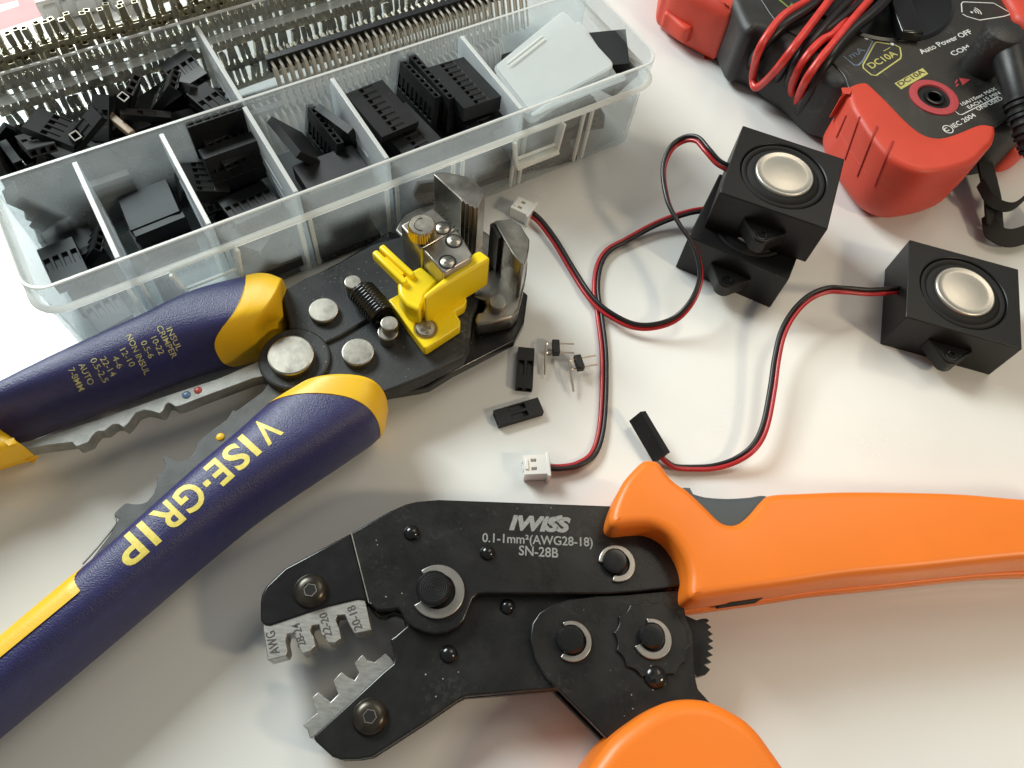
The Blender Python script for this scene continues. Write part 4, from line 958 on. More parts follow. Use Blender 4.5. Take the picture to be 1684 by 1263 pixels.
# ================================================================== orange crimper
def crimper():
    t = thing('crimping_tool', 'black ratchet crimping tool with orange handles lying open at the bottom', 'crimping tool', P(880, 1010, 0))
    z = 16.0
    up = [(576, 877), (612, 857), (640, 841), (667, 829), (685, 824.5), (722, 821.5), (900, 828), (1020, 832.5), (1060, 836), (1100, 860), (1123, 905), (1136, 946), (1134, 960), (1090, 968), (1055, 972), (1000, 976), (880, 976), (800, 975), (785, 976.5), (777, 985), (770, 1003), (763, 1020), (752, 1031), (735, 1039), (715, 1042), (697, 1039), (679, 1031), (668, 1021), (661, 1008), (655, 1000), (636, 1003), (620, 1003), (606, 991)]
    mb = MB(); mb.prism(plan(up, z), 13.0, z); mb.build('upper_plate', M['black_steel'], t, bevel=.35)
    jw = [(428, 1020), (428, 990), (430, 978), (437, 964), (468, 934), (577, 876.5), (600, 980), (612, 1012), (604, 994), (598, 987), (590, 986), (539, 998), (500, 1010), (444, 1029), (434, 1028)]
    jw = [(428, 1020), (428, 990), (430, 978), (437, 964), (468, 934), (577, 876.5), (606, 991), (598, 987), (588, 986), (539, 998), (500, 1010), (444, 1029), (434, 1028)]
    mb = MB(); mb.prism(plan(jw, 15.3), 8.5, 15.3); mb.build('upper_jaw', M['black_steel_plain'], t, bevel=.5, bseg=3)
    mb = MB(); mb.prism(plan([(577, 877), (578.5, 876.3), (607.5, 991), (606, 992)], 16.05), 15, 16.06); mb.build('painted_edge_highlight', M['rivet'], t, smooth=0)  # bright strip paints the highlight along the plate's edge
    # notch cam
    mb = MB(); mb.prism(plan([(600, 985), (612, 1006), (622, 1016), (632, 1017), (648, 1010), (664, 1016), (690, 990), (640, 960)], 12), 8.5, 12); mb.build('cam', M['black_steel_plain'], t, bevel=.5)
    # lower back plate
    lb = [(662, 1014), (668, 1030), (650, 1045), (641, 1051), (643, 1058), (649, 1080), (646, 1091), (630, 1104), (515.5, 1210), (517, 1218), (546.6, 1245), (561, 1250), (590, 1249), (612, 1245), (700, 1188), (752, 1152), (766, 1145), (900, 1133.6), (960, 1128), (1050, 1110), (1100, 1040), (1100, 975), (1050, 960), (780, 950), (700, 960)]
    mb = MB(); mb.prism(plan(lb, 12.6), 10.0, 12.6); mb.build('lower_plate', M['black_steel'], t, bevel=.5, bseg=3)
    mb = MB(); mb.prism(plan([p for p in lb], 12.6), 5.0, 7.6); mb.build('lower_plate', M['black_steel_plain'], t, bevel=.4)
    mb = MB(); mb.prism(plan([(650, 1095), (520, 1212), (550, 1243), (600, 1242), (752, 1148), (800, 1060), (700, 1040)], 11), 7.6, 10.0); mb.build('spacer', M['black_steel_plain'], t, bevel=.3)
    # pivoting lever going to the lower handle
    lv = [(871.6, 1049), (875, 1025), (886, 1008), (905, 995), (935, 985), (980, 979), (1030, 977), (1060, 974), (1132, 968), (1131, 974), (1124.6, 994), (1128, 1012), (1140, 1040), (1143, 1111), (1148, 1133), (1165, 1152), (1260, 1250), (1400, 1400), (1200, 1500), (1003, 1219), (919, 1134), (896, 1112), (880, 1085)]
    mb = MB(); mb.prism(plan(lv, 14.8), 12.62, 14.8); mb.build('lever_plate', M['black_steel'], t, bevel=.35)
    mb = MB(); mb.prism(plan([(p[0], p[1]) for p in lv], 12.6), 3.0, 4.9); mb.build('lever_plate', M['black_steel_plain'], t, bevel=.35)
    # ratchet sector
    rt = [(1100, 1005), (1128, 1012), (1146, 1020), (1155, 1017), (1163, 1017), (1167, 1021)]
    for k in range(7):
        y = 1024+k*11.6; xo = 1174-((k-2.6)**2)*.5
        rt += [(xo-9, y), (xo, y+7)]
    rt += [(1166, 1104), (1160, 1110), (1150, 1112), (1142, 1108), (1100, 1108)]
    mb = MB(); mb.prism(plan(rt, 11.5), 7.7, 11.5); mb.build('ratchet', M['black_steel_plain'], t, bevel=.15)
    # adjuster wheel, scalloped
    c = P(1073, 1050, 15.8); c.z = 0; pts = []
    for k in range(180):
        a = 2*math.pi*k/180; r_ = 9.3-.9*abs(math.sin(a*7))**.7
        pts.append(c+Vector((r_*math.cos(a), r_*math.sin(a), 0)))
    mb = MB(); mb.prism(pts, 14.82, 15.7); mb.build('adjuster_wheel', M['black_steel'], t, bevel=.15)
    # pins with retaining clips
    def pin_clip(px, rp, rc, z0, zc, zt, gap, px2=None, dcut=False):
        c = P(*px, zt); c.z = 0; mb = MB()
        prof = [(rp, z0), (rp, zt-.5), (rp-.5, zt)]
        prof += [(rp-.6, zt+.01), (rp*.3, zt+.02)]; mb.lathe(c, prof, 40); p_ = mb.build('pivot_pin', M['black_steel_plain'], t, smooth=25)
        rg = MB(); 
        for q in range(1, 7):
            r0 = (rp-.6)*q/7.0
            rg.lathe(Vector((c.x, c.y, zt)), [(r0, .0), (r0+.06, .03), (r0+.12, 0)], 32)
        if rp > 3.6: rg.build('turning_rings', M['phosphate'], p_, smooth=0)
        c2 = P(*(px2 or px), zc); c2.z = 0; mb = MB(); ri = rp*.98 if not dcut else rp*.98
        mb.lathe(c2, [(ri, zc-.8), (rc, zc-.8), (rc, zc), (ri, zc), (ri, zc-.8)], 44, arc=gap)
        mb.build('retaining_clip', M['clip'], t, bevel=.18, smooth=40)
    pin_clip((713, 966), 4.15, 6.4, 12, 17.0, 19.4, (-140, 140), (720, 972))
    pin_clip((1013, 921), 3.1, 4.6, 12, 16.9, 18.2, (-100, 185), (1015, 926))
    pin_clip((940, 1050), 3.3, 4.7, 12, 15.7, 17.4, (-120, 125), (941, 1054))
    pin_clip((1074, 1044), 3.0, 4.7, 12, 16.5, 18.2, (-150, 110), (1073, 1050))
    for px, r_ in (((677, 875), 2.0), ((802, 908), 1.9)): dome(t, 'rivet', M['gloss_black'], px, r_, z, 1.5, zref=z+.7)
    for px, r_ in (((835, 997), 1.9), ((738, 1075), 2.1)): dome(t, 'rivet', M['gloss_black'], px, r_, 12.6, 1.5, zref=13.2)
    for px, zz in (((510, 970), 15.3), ((608, 1178), 12.6)):
        s_ = dome(t, 'hex_screw', mat('worn_black_screw', (.05, .042, .032), .28, metal=.6, var=.4, vscale=400), px, 4.1, zz, 2.2, hole=1.45, zref=zz+1.2)
        c = P(*px, zz+2.2); mb = MB(); mb.lathe(Vector((c.x, c.y, zz)), [(1.75, 2.05), (1.6, 2.2), (1.42, 2.2), (1.38, 1.9)], 6); mb.build('hex_rim', M['steel'], s_, smooth=0); mb = MB(); mb.lathe(Vector((c.x, c.y, zz)), [(1.36, 1.9), (1.36, 2.23)], 6); mb.build('hex_socket_shade', M['hole_shade'], s_, smooth=0)  # dark disc laid on top, painted as the socket's inner shade
    s_ = dome(t, 'cross_screw', M['gloss_black'], (1079, 1112), 2.8, 14.8, 1.7, zref=15.6); cross(s_, (1080, 1113), 16.45, 1.5, .3)
    # dies
    du = [(433, 1022), (433, 1036), (440, 1086), (469.6, 1078.6), (473, 1070), (469.6, 1053), (471.5, 1043), (482.5, 1041), (488, 1053), (490, 1064), (497, 1075), (510, 1071), (519, 1061), (516, 1048), (510, 1037), (512, 1029), (524.6, 1027), (528, 1042), (539, 1056.6), (550, 1058), (561, 1049), (558, 1034), (552, 1020), (554, 1012), (566.8, 1010.8), (574, 1027), (583, 1042), (610.8, 1036), (600, 984), (520, 995)]
    mb = MB(); mb.prism(plan(du, 15), 8.7, 14.9); dm = mb.build('upper_die', M['die'], t, bevel=.2)
    lettering(dm, [('AWG', P(460, 1073, 15), P(451, 1036, 15), 2.2, .004), ('28-24', P(503, 1060, 15), P(492, 1023, 15), 1.9, .004), ('22-20', P(546, 1045, 15), P(537, 1006, 15), 1.9, .004), ('20-18', P(596, 1033, 15), P(583, 994, 15), 2.0, .004)], M['dark_ink'], None)
    dl = [(497, 1192), (505, 1200), (509, 1214), (560, 1190), (650, 1092), (643, 1082), (634, 1073), (616, 1088), (603, 1084), (596, 1075), (581.5, 1090), (590, 1106), (583, 1118), (573, 1113), (561, 1104), (547, 1119), (556, 1141), (543, 1154), (534, 1146), (523, 1137), (512, 1147), (521, 1172)]
    mb = MB(); mb.prism(plan(dl, 10.5), 4.8, 10.0); mb.build('lower_die', M['die'], t, bevel=.2)
    # markings
    zt = z+.02
    def ln(s, a, b, h, bold=.012, sk=0): return (s, P(*a, zt), P(*b, zt), h, bold, sk)
    lettering(t, [ln('IWISS', (837, 870), (939, 874.5), 3.7, .055, .25), ln('0.1-1mm²(AWG28-18)', (793, 891), (975, 898.5), 2.35, .014), ln('SN-28B', (853, 912.5), (918, 917), 2.5, .014)], M['grey_ink'], None)
    mb = line_ink(catmull([P(903, 862, zt+.08), P(914, 853, zt+.08), P(925, 850, zt+.08)], 5), 1.0); mb.build('lettering', M['grey_ink'], t, smooth=0)
    # upper handle: top shell, lower shell, steel core, grey thumb inset
    o = [(1003, 848), (1003, 860), (1009, 866), (1020, 868), (1040, 865.5), (1067, 865), (1086, 871), (1102, 882), (1114, 897), (1124, 914), (1130, 930), (1133, 948), (1132, 970), (1134, 982), (1145, 986), (1180, 981), (1304, 963.6), (1390, 950.7), (1500, 940), (1684, 921), (1900, 905), (1900, 830), (1760, 823), (1684, 819.5), (1580, 811), (1476, 808), (1390, 807.5), (1320, 810), (1269, 813), (1252, 823), (1232, 846), (1218, 858), (1209, 862), (1200, 862.5), (1190, 860), (1180, 853), (1160, 833), (1132, 806.6), (1117, 797), (1103, 785), (1092, 770), (1084, 760), (1072, 756), (1059, 757), (1046, 768), (1029, 787), (1017, 808), (1008, 830)]
    pts = resample(catmull([P(*p, 24) for p in o], 5, True), 1.0)
    mb = MB(); mb.pillow(pts, 11.5, 25, 2.4, .8, 6); mb.build('upper_handle', M['orange'], t, smooth=60)
    lowp = resample(catmull([P(*p, 24) for p in o], 5, True), 1.2)
    mb = MB(); mb.pillow(lowp, .6, 7.4, .8, 3.0, 5); mb.build('handle_lower_half', M['orange'], t, smooth=60)
    inset = []; n_ = len(lowp); sg = sum(lowp[i].x*lowp[(i+1) % n_].y-lowp[(i+1) % n_].x*lowp[i].y for i in range(n_))
    for i in range(n_):
        e_ = lowp[(i+1) % n_]-lowp[i-1]; e_.z = 0; e_.normalize(); inset.append(lowp[i]+Vector((-e_.y, e_.x, 0))*(1.1 if sg > 0 else -1.1))
    mb = MB(); mb.pillow(inset, 7.2, 11.8, .05, .05, 1); mb.build('handle_core', M['orange'], t, smooth=0)
    # dark patch raised on the handle side, painted as the slot's shade
    fp = resample(pts, .4); a_, b_ = P(1178, 992, 10.5), P(1246, 981, 10.5); ab = (b_-a_); L_ = ab.length; ab.normalize(); sl = []
    for p in fp:
        q = p-a_; s_ = q.x*ab.x+q.y*ab.y
        if 0 < s_ < L_ and abs(q.x*ab.y-q.y*ab.x) < 5: sl.append((s_, p))
    sl.sort(key=lambda r_: r_[0]); out_ = Vector((ab.y, -ab.x, 0)); vv = []
    for k, (s_, p) in enumerate(sl):
        zt_ = 14.2 if k > 3 else 12.5
        for off, zz in ((.12, 8.2), (.12, zt_), (-1.2, zt_), (-1.2, 8.2)): vv.append(Vector((p.x, p.y, zz))+out_*off)
    n_ = len(sl); mb = MB()
    if n_ > 2:
        mb.add(vv, [(4*i+k, 4*i+(k+1) % 4, 4*i+4+(k+1) % 4, 4*i+4+k) for i in range(n_-1) for k in range(4)]+[(0, 1, 2, 3), (4*n_-1, 4*n_-2, 4*n_-3, 4*n_-4)])
        mb.build('slot', M['hole_shade'], t, smooth=0)
    gi = [(1120, 800), (1132, 805), (1150, 811), (1166, 814.5), (1200, 816.5), (1235, 814.5), (1262, 812), (1285, 830), (1218, 880), (1180, 875), (1150, 850)]
    mb = MB(); mb.pillow(resample(catmull([P(*p, 23.5) for p in gi], 5, True), 1.0), 7.3, 23.4, 2.0, .5, 5); mb.build('thumb_inset', M['grey_rubber'], t, smooth=60)
    # lower handle
    o = [(968, 1266), (985, 1240), (1003, 1217), (1024, 1198), (1046, 1182), (1067, 1168), (1089, 1157), (1110, 1151), (1132, 1149), (1150, 1150), (1166, 1153), (1184, 1160), (1201, 1169), (1220, 1180), (1235, 1192), (1250, 1208), (1263, 1226), (1289, 1263), (1330, 1330), (1400, 1480), (1300, 1640), (1000, 1640), (930, 1400), (945, 1320)]
    mb = MB(); mb.pillow(resample(catmull([P(*p, 23) for p in o], 5, True), 1.0), .5, 25, 3.6, 3, 7); mb.build('lower_handle', M['orange'], t, smooth=60)
crimper()

# ================================================================== small speakers
def speaker(corners, z0, label, far_lug=True):
    """corners: pixels TL, TR, BR, BL of the top face at z0+16"""
    H = 16.0; q = [P(*c, z0+H) for c in corners]; cen = sum(q, Vector())/4; cen.z = z0
    ex = ((q[1]-q[0])+(q[2]-q[3])); ex.z = 0; wd = ex.length/2; ex.normalize(); ey = EZ.cross(ex); dp = ((q[0]-q[3]).dot(ey)+(q[1]-q[2]).dot(ey))/2
    t = thing('speaker', label, 'speaker', cen, 'small boxed speakers')
    F = lambda x, y, z: cen+ex*x+ey*y+EZ*z
    mb = MB(); n_ = 48; R = min(wd, dp)*.43
    # body with a round recess in its top
    vb = []
    def sq(k, s=1):
        a = 2*math.pi*k/n_; c_, s_ = math.cos(a), math.sin(a); m_ = max(abs(c_)/(wd/2), abs(s_)/(dp/2)); return c_/m_*s, s_/m_*s
    ringz = [(None, 0), (None, H), (R, H), (R-.2, H-2.4)]
    vv = []
    for rr_, z_ in ringz:
        for k in range(n_):
            a = 2*math.pi*k/n_
            if rr_ is None:
                # include true corners
                x, y = sq(k); vv.append(F(x, y, z_))
            else: vv.append(F(rr_*math.cos(a), rr_*math.sin(a), z_))
    # snap nearest samples to the box corners
    for cx_, cy_ in ((1, 1), (-1, 1), (-1, -1), (1, -1)):
        a = math.atan2(cy_*dp, cx_*wd) % (2*math.pi); k = round(a/(2*math.pi)*n_) % n_
        for j, z_ in ((0, 0), (1, H)): vv[j*n_+k] = F(cx_*wd/2, cy_*dp/2, z_)
    mb.add(vv, [(j*n_+k, j*n_+(k+1) % n_, (j+1)*n_+(k+1) % n_, (j+1)*n_+k) for j in range(3) for k in range(n_)]+[tuple(range(n_))[::-1], tuple(3*n_+k for k in range(n_))])
    body = mb.build('enclosure', M['speaker_plastic'], t, bevel=.35, bseg=2)
    for s_ in ([-1, 1] if far_lug else [-1]):       # mounting lugs with a screw hole
        lm = MB(); y0 = s_*dp/2; zt = 9.0 if s_ < 0 else 5; pts = [F(-7, y0, 0), F(7, y0, 0)]
        for k in range(9):
            a = math.radians(20+140*k/8); pts.append(F(2.6*math.cos(a)*1.1, y0+s_*(4.6+2.4*math.sin(a)), 0))
        lm.prism(pts if True else pts, z0+zt-5, z0+zt); lg = lm.build('mounting_lug', M['speaker_plastic'], t, bevel=.3, bseg=2)
        rim = MB(); pp = [F(-6.5, y0+s_*.4, zt+.1)]+[F(2.3*math.cos(math.radians(a))*1.1*-1*-1, y0+s_*(4.4+2.1*math.sin(math.radians(a))), zt+.1) for a in range(160, 19, -20)]+[F(6.5, y0+s_*.4, zt+.1)]
        rim.tube(pp, .45, 6); rim.build('lug_rim', M['speaker_plastic'], lg)
        h = MB(); h.lathe(F(0, y0+s_*4.2, zt), [(1.9, 0), (1.9, .5), (1.4, .5), (1.4, .05), (0, .04)], 24); h.build('screw_hole', M['gloss_black'], lg, smooth=40)
    m2 = MB(); m2.lathe(F(0, 0, H), [(R-.3, -2.3), (R-.4, -.6), (R-1.0, -.15), (R-1.7, -.4), (R-2.2, -.9), (R-2.9, -.1), (R-4.0, .25), (R-5.0, .0), (R-5.6, -.6)], 64); m2.build('surround', M['foam'], t, smooth=60)
    r0 = R-4.6; m3 = MB(); m3.lathe(F(0, 0, H), [(r0+.15, -.3), (r0+.1, .7), (r0-.15, 1.0), (r0-.5, 1.05), (r0-.9, .8), (r0*.75, .85), (r0*.5, 1.1), (r0*.25, 1.22), (0, 1.26)], 64); m3.build('silver_cap', M['silver_cone'], t, smooth=60)
    return t
sp_top = speaker([(1229, 208), (1402, 266), (1348, 372), (1176, 314)], 16.0, 'small black speaker with silver cap stacked on top of another speaker')
sp_low = None
def lower_speaker():
    b, c = P(1288.6, 458.6, 16), P(1136.5, 387, 16); ex = (b-c).normalized(); ex = Matrix.Rotation(math.radians(3), 3, 'Z') @ ex; ey = EZ.cross(ex)
    m_ = (b+c)/2; q = [m_-ex*16.3+ey*31, m_+ex*17.3+ey*31, m_+ex*17.3, m_-ex*16.3]
    def px(v):
        q = v-Vector((0, 0, CH)); return (CX+FOC*q.dot(XR)/q.dot(FW), CY-FOC*q.dot(UP)/q.dot(FW))
    return speaker([px(v) for v in q], 0, 'small black speaker at the bottom of the stack, covered by the one above')
sp_low = lower_speaker()
sp_right = speaker([(1507, 395), (1684, 447), (1672, 570), (1478, 520)], 0, 'small black speaker with silver cap standing alone at the right edge')

# ------------------------------------------------------------------ two-core cables
def cable(parent, path, r=.70, twist=0.0, flip=1, twist0=0.0):
    pts = catmull([P(*p[:2], p[2]) for p in path], 10); N_ = len(pts)
    tot = 0; left = []; right = []
    for i, p in enumerate(pts):
        d = (pts[min(i+1, N_-1)]-pts[max(i-1, 0)]).normalized(); s = EZ.cross(d)
        if s.length < .1: s = EX
        s.normalize(); u = d.cross(s); a = twist0+twist*i/N_; o = s*math.cos(a)+u*math.sin(a)
        if i: tot += (p-pts[i-1]).length
        left.append(p+o*r*1.0*flip); right.append(p-o*r*1.0*flip)
    mb = MB(); mb.tube(left, r, 10); mb.build('red_wire', M['red_wire'], parent, smooth=80)
    mb = MB(); mb.tube(right, r, 10); mb.build('black_wire', M['black_wire'], parent, smooth=80)
def plug(parent, px, to_px, z, L_=6.8, Wd=5.7, Hh=4.8):
    """white two-pin plug: px centre, opening pointing away from to_px"""
    c = P(*px, z); d = (P(*to_px, z)-c).normalized(); s = EZ.cross(d)
    mb = MB(); W2 = Wd/2
    # body lying flat: tall box with two contact windows in the top
    xs = [-W2, -W2+1.1, -.75, .75, W2-1.1, W2]; ys = [-L_/2, -1.4, .2, L_/2]
    g = MB(); grid_box(g, xs, ys, -Hh/2, Hh/2, {(1, 1): 1, (3, 1): 1}, 1.3, [(-W2+1, -.6, -1, 1), (.6, W2-1, -1, 1)], 2.5)
    g.v = [c+s*v.x+d*v.y+EZ*v.z for v in g.v]; o = g.build('plug', M['white_plastic'], parent, smooth=0)
    e = MB(); e.box(c+d*(L_/2+.1)-EZ*.1, Wd+1.6, 1.0, Hh+.5, s, d, EZ)
    e.box(c-d*(L_/2-.8)+EZ*(Hh/2+.1), Wd*.55, 1.0, .5, s, d, EZ); e.box(c+s*(W2+.2)+EZ*1, .6, L_*.6, 1, s, d, EZ); e.build('plug_collar', M['white_plastic'], o, bevel=.2)
# top speaker -> plug up by the jaws
cable(sp_top, [(1197, 276, 26), (1180, 266, 26.5), (1163, 247, 27), (1146, 229, 26), (1125, 229, 24), (1103, 245, 22), (1091, 280, 20), (1098, 330, 19), (1118, 370, 18), (1141, 405, 17), (1152, 450, 14), (1141, 490, 10), (1114, 522, 6), (1078, 536, 4), (1040, 535, 3.2), (1000, 515, 3.0), (972, 490, 2.4), (945, 450, 1.8), (915, 400, 2.5), (890, 366, 3.0), (872, 350, 3)], twist=.1, flip=1, twist0=-1.0)
plug(sp_top, (859, 346), (872, 352), 2.7, L_=6.5)
cable(sp_low, [(1172, 343, 7), (1130, 350, 5), (1080, 368, 3), (1030, 395, 1.6), (1000, 412, 1.4), (985, 437, 1.3), (980, 475, 1.3), (986, 520, 1.2), (993, 580, 1.0), (993, 650, 1.0), (988, 710, 1.0), (975, 747, 1.2), (950, 764, 1.6), (925, 769, 2.0), (903, 769, 2.2)], twist=.5, flip=-1, twist0=.2)
plug(sp_low, (880, 769), (905, 768), 2.7)
cable(sp_right, [(1482, 476, 10), (1465, 478, 11), (1430, 480, 12), (1390, 477, 12.5), (1360, 477, 12), (1330, 490, 11), (1305, 515, 10), (1287, 548, 9), (1277, 590, 8), (1270, 640, 7), (1258, 700, 6), (1240, 735, 5), (1210, 757, 3), (1175, 768, 1.6), (1140, 770, 1.4), (1110, 768, 1.8), (1093, 757, 2.6), (1086, 748, 3)], twist=2.0, flip=1, twist0=-1.0)
def dupont_on_cable():
    a, b = P(1048, 684, 5.0), P(1088, 752, 4.4)
    d = (b-a).normalized(); q = (Matrix((d.cross(EZ), d, EZ)).transposed())
    Rm = Matrix.Rotation(math.radians(238), 3, d); X = Rm @ (d.cross(EZ)).normalized(); Z = X.cross(d).normalized()
    me = housing_mesh(2, 1); o = bpy.data.objects.new('connector_housing', me); sc.collection.objects.link(o); o.parent = sp_right
    mw = Matrix(((X.x, d.x, Z.x), (X.y, d.y, Z.y), (X.z, d.z, Z.z))).to_4x4()
    c = (a+b)/2; mw.translation = (c-Vector(sp_right.location)/U)*U; o.matrix_local = mw
dupont_on_cable()
# ================================================================== red and black multimeter
def multimeter():
    t = thing('multimeter', 'black handheld multimeter with red rubber corners and test leads wound round it', 'multimeter', P(1500, 100, 0))
    ZT = 27.0
    # body
    bo = [(1150, -140), (1196, 68), (1240, 98), (1300, 140), (1345, 178), (1388, 200), (1432, 262), (1475, 292), (1520, 290), (1588, 258), (1660, 245), (1760, 180), (1900, 60), (1800, -200), (1500, -360), (1300, -300)]
    pts = resample(catmull([P(*p, 14) for p in bo], 6, True), 1.5)
    mb = MB(); mb.pillow(pts, 1.0, ZT-.6, 4.0, 4.0, 6); mb.build('case', M['meter'], t, smooth=60)
    fp = [(1210, -120), (1265, 20), (1330, 70), (1384, 118), (1400, 150), (1440, 170), (1500, 225), (1560, 235), (1640, 205), (1700, 160), (1830, 40), (1740, -160), (1500, -300), (1320, -260)]
    mb = MB(); mb.pillow(resample(catmull([P(*p, ZT) for p in fp], 6, True), 1.5), ZT-2.5, ZT, .5, .2, 3); mb.build('face', M['meter_face'], t, smooth=40)
    # waist ledge next to the lower boot
    # lower red boot: L-shaped corner piece
    outer = [(1363, 207), (1364, 230), (1374, 257), (1392, 286), (1418, 318), (1445, 336), (1475, 345), (1512, 341), (1552, 328), (1578, 308), (1590, 287), (1595, 270)]
    inner = [(1638, 207), (1626, 203.5), (1610, 203), (1580, 215), (1553, 223.5), (1530, 223), (1511, 214), (1490, 196), (1460, 165), (1435, 141), (1424, 134), (1410, 135), (1395, 142), (1385, 154)]
    zc = 13
    op = [P(p[0]+(5 if 0 < k < 9 else 0), p[1]-(9 if 1 < k < 10 else 0), zc) for k, p in enumerate(outer)]; ip = [P(*p, ZT+1.2) for p in inner]
    for p in op+ip: p.z = 0
    pts = resample(catmull(op, 6)+catmull(ip, 6), 1.1)
    mb = MB(); mb.pillow(pts, 17.5, ZT+1.5, 2.2, .3, 7)
    fat = op+[Vector((*P(1600, 215, 24).to_2d(), 0)), Vector((*P(1500, 150, 24).to_2d(), 0)), Vector((*P(1430, 130, 24).to_2d(), 0)), Vector((*P(1400, 146, 24).to_2d(), 0))]
    mb.pillow(resample(catmull(op, 6, False)+fat[len(op):], 1.1), 0, 17.7, .35, 10, 9); boot = mb.build('corner_boot', M['red_rubber'], t, smooth=60)
    # moulding seam and grip grooves on the boot
    tr = bvh_of(mb); cen = sum(op, Vector())/len(op)+EZ*12
    def side(px_list, r, name, m):
        out = []
        for p in [q_ for q_ in resample([Vector((*q2, 0)) for q2 in px_list], 2.5, False)]:
            o = Vector((0, 0, CH)); d = (P(p.x, p.y, 0)-o).normalized(); h = tr.ray_cast(o, d)
            if h[0]: out.append(h[0]+h[1]*.02)
        if len(out) > 1:
            g = MB(); g.tube(out, r, 6); g.build(name, m, boot)
    gm = mat('red_rubber_groove', (0.38, 0.03, 0.018), .7)
    for a, b in (((1392, 190), (1376, 226)), ((1414, 192), (1390, 262)), ((1442, 208), (1410, 290)), ((1468, 232), (1438, 306))):
        side([(a[0]+(b[0]-a[0])*k/6, a[1]+(b[1]-a[1])*k/6) for k in range(7)], .40, 'grip_groove', gm)
    # upper red boot, cut by the top of the frame
    ob = [(1120, -160), (1088, -20), (1094, 8), (1118, 28), (1150, 46), (1178, 60), (1192, 62), (1200, 30), (1240, -20), (1260, -80), (1240, -180)]
    mb = MB(); mb.pillow(resample(catmull([P(*p, 12) for p in ob], 6, True), 1.2), .0, ZT-2, 6, 5, 6); mb.build('corner_boot', M['red_rubber'], t, smooth=60)
    mb = MB(); mb.pillow(resample(catmull([P(*p, 8) for p in [(1090, 30), (1100, 38), (1125, 58), (1142, 53), (1150, 40), (1130, 25), (1100, 20)]], 6, True), .8), 4, 11, 1.5, 1.5, 4); mb.build('stand_hook', M['red_rubber'], t, smooth=60)
    # far red boot seen at the right edge
    ob = [(1640, 235), (1650, 262), (1672, 262), (1700, 240), (1760, 190), (1760, 140), (1700, 190)]
    mb = MB(); mb.pillow(resample(catmull([P(*p, 8) for p in ob], 6, True), 1.2), .5, 14, 3, 3, 5); mb.build('corner_boot', M['red_rubber'], t, smooth=60)
    ob = [(1655, -30), (1668, 10), (1684, 32), (1760, 70), (1780, 0), (1720, -60)]
    mb = MB(); mb.pillow(resample(catmull([P(*p, ZT+3) for p in ob], 6, True), 1.2), ZT-5, ZT+3, 3, 3, 5); mb.build('corner_boot', M['red_rubber'], t, smooth=60)
    # dial
    c = Vector((113.2, 292.5, 0)); Rd = 31.6
    mb = MB(); mb.lathe(c, [(Rd, ZT-.2), (Rd, ZT+.35), (Rd-1.2, ZT+.9), (Rd-2.2, ZT+.5), (0, ZT+.5)], 72); dl = mb.build('dial', M['gloss_black'], t, smooth=40)
    a, b = P(1440, -90, ZT+3), P(1500, 58, ZT+3); mb = MB(); mb.bar(Vector((a.x, a.y, ZT+2.6)), Vector((b.x, b.y, ZT+2.2)), 8.5, 4.2); mb.build('dial_grip', M['gloss_black'], dl, bevel=.8, bseg=3)
    # jack
    c = P(1535, 161, ZT); c.z = 0
    mb = MB(); mb.lathe(c, [(5.8, ZT+.05), (6.0, ZT+.7), (6.5, ZT+.8), (8.6, ZT+.5), (8.7, ZT+.05)], 56); mb.build('jack_ring', M['red_ink'], t, smooth=50)
    mb = MB(); mb.lathe(c, [(5.8, ZT+.08), (0, ZT+.1)], 40); mb.build('jack_well_shade', M['hole_shade'], t, smooth=0)  # flat dark disc painted as the shade inside the jack
    mb = MB(); mb.lathe(c+Vector((.0, -.4, 0)), [(2.4, ZT+.1), (2.4, ZT+.9), (2.9, ZT+1.1), (3.5, ZT+.9), (3.7, ZT+.1)], 40); mb.build('jack_barrel', M['gloss_black'], t, smooth=50)
    # printing
    z = ZT+.06
    def q(p): return P(*p, z)
    def ln(s, a, b, h, bold=.01): return (s, q(a), q(b), h, bold)
    lettering(t, [ln('Auto Power OFF', (1516, 89), (1600, 54), 2.4, .02), ln('COM', (1568, 92), (1597, 79), 2.2, .02), ln('CAT III', (1604, 70), (1640, 54), 1.5), ln('600V', (1603, 80), (1636, 66), 1.5),
                  ln('10A/15sec MAX', (1583, 174), (1640, 147), 1.45), ln('EACH 15 MIN', (1594, 179), (1646, 154), 1.45), ln('UNFUSED', (1609, 182), (1650, 163), 1.6), ln('IEC 2004', (1569, 211), (1606, 191), 1.9), ln('C', (1556, 217), (1562, 214), 1.6, .02)], M['white_ink'])
    for path, w_, m in (([(1568, 180), (1577, 188), (1582, 188.5), (1642, 158)], .35, 'white_ink'), ([(1600, 100), (1592, 92), (1594, 89), (1608, 82)], .35, 'white_ink'),
                        ([(1582, 20), (1581, 6), (1584, 3), (1634, 5), (1660, 20), (1660, 24), (1650, 27), (1611, 33), (1590, 27), (1583, 23)], .45, 'white_ink')):
        line_ink([q(p) for p in path], w_).build('printed_line', M[m], t, smooth=0)
    c2 = q((1559, 212.5)); line_ink([c2+Vector((math.cos(a), math.sin(a), 0))*1.75 for a in [2*math.pi*k/28 for k in range(29)]], .35).build('printed_line', M['white_ink'], t, smooth=0)
    for r_ in (1.2, 2.2, 3.2):   # sound symbol
        c3 = q((1600, 20)); line_ink([c3+Vector((math.cos(a), math.sin(a), 0))*r_ for a in [math.radians(-10+8*k) for k in range(11)]], .45).build('printed_line', M['white_ink'], t, smooth=0)
    dt = MB(); dt.lathe(q((1598, 20)), [(.55, .0), (0, .03)], 16); dt.build('printed_dot', M['white_ink'], t, smooth=0)
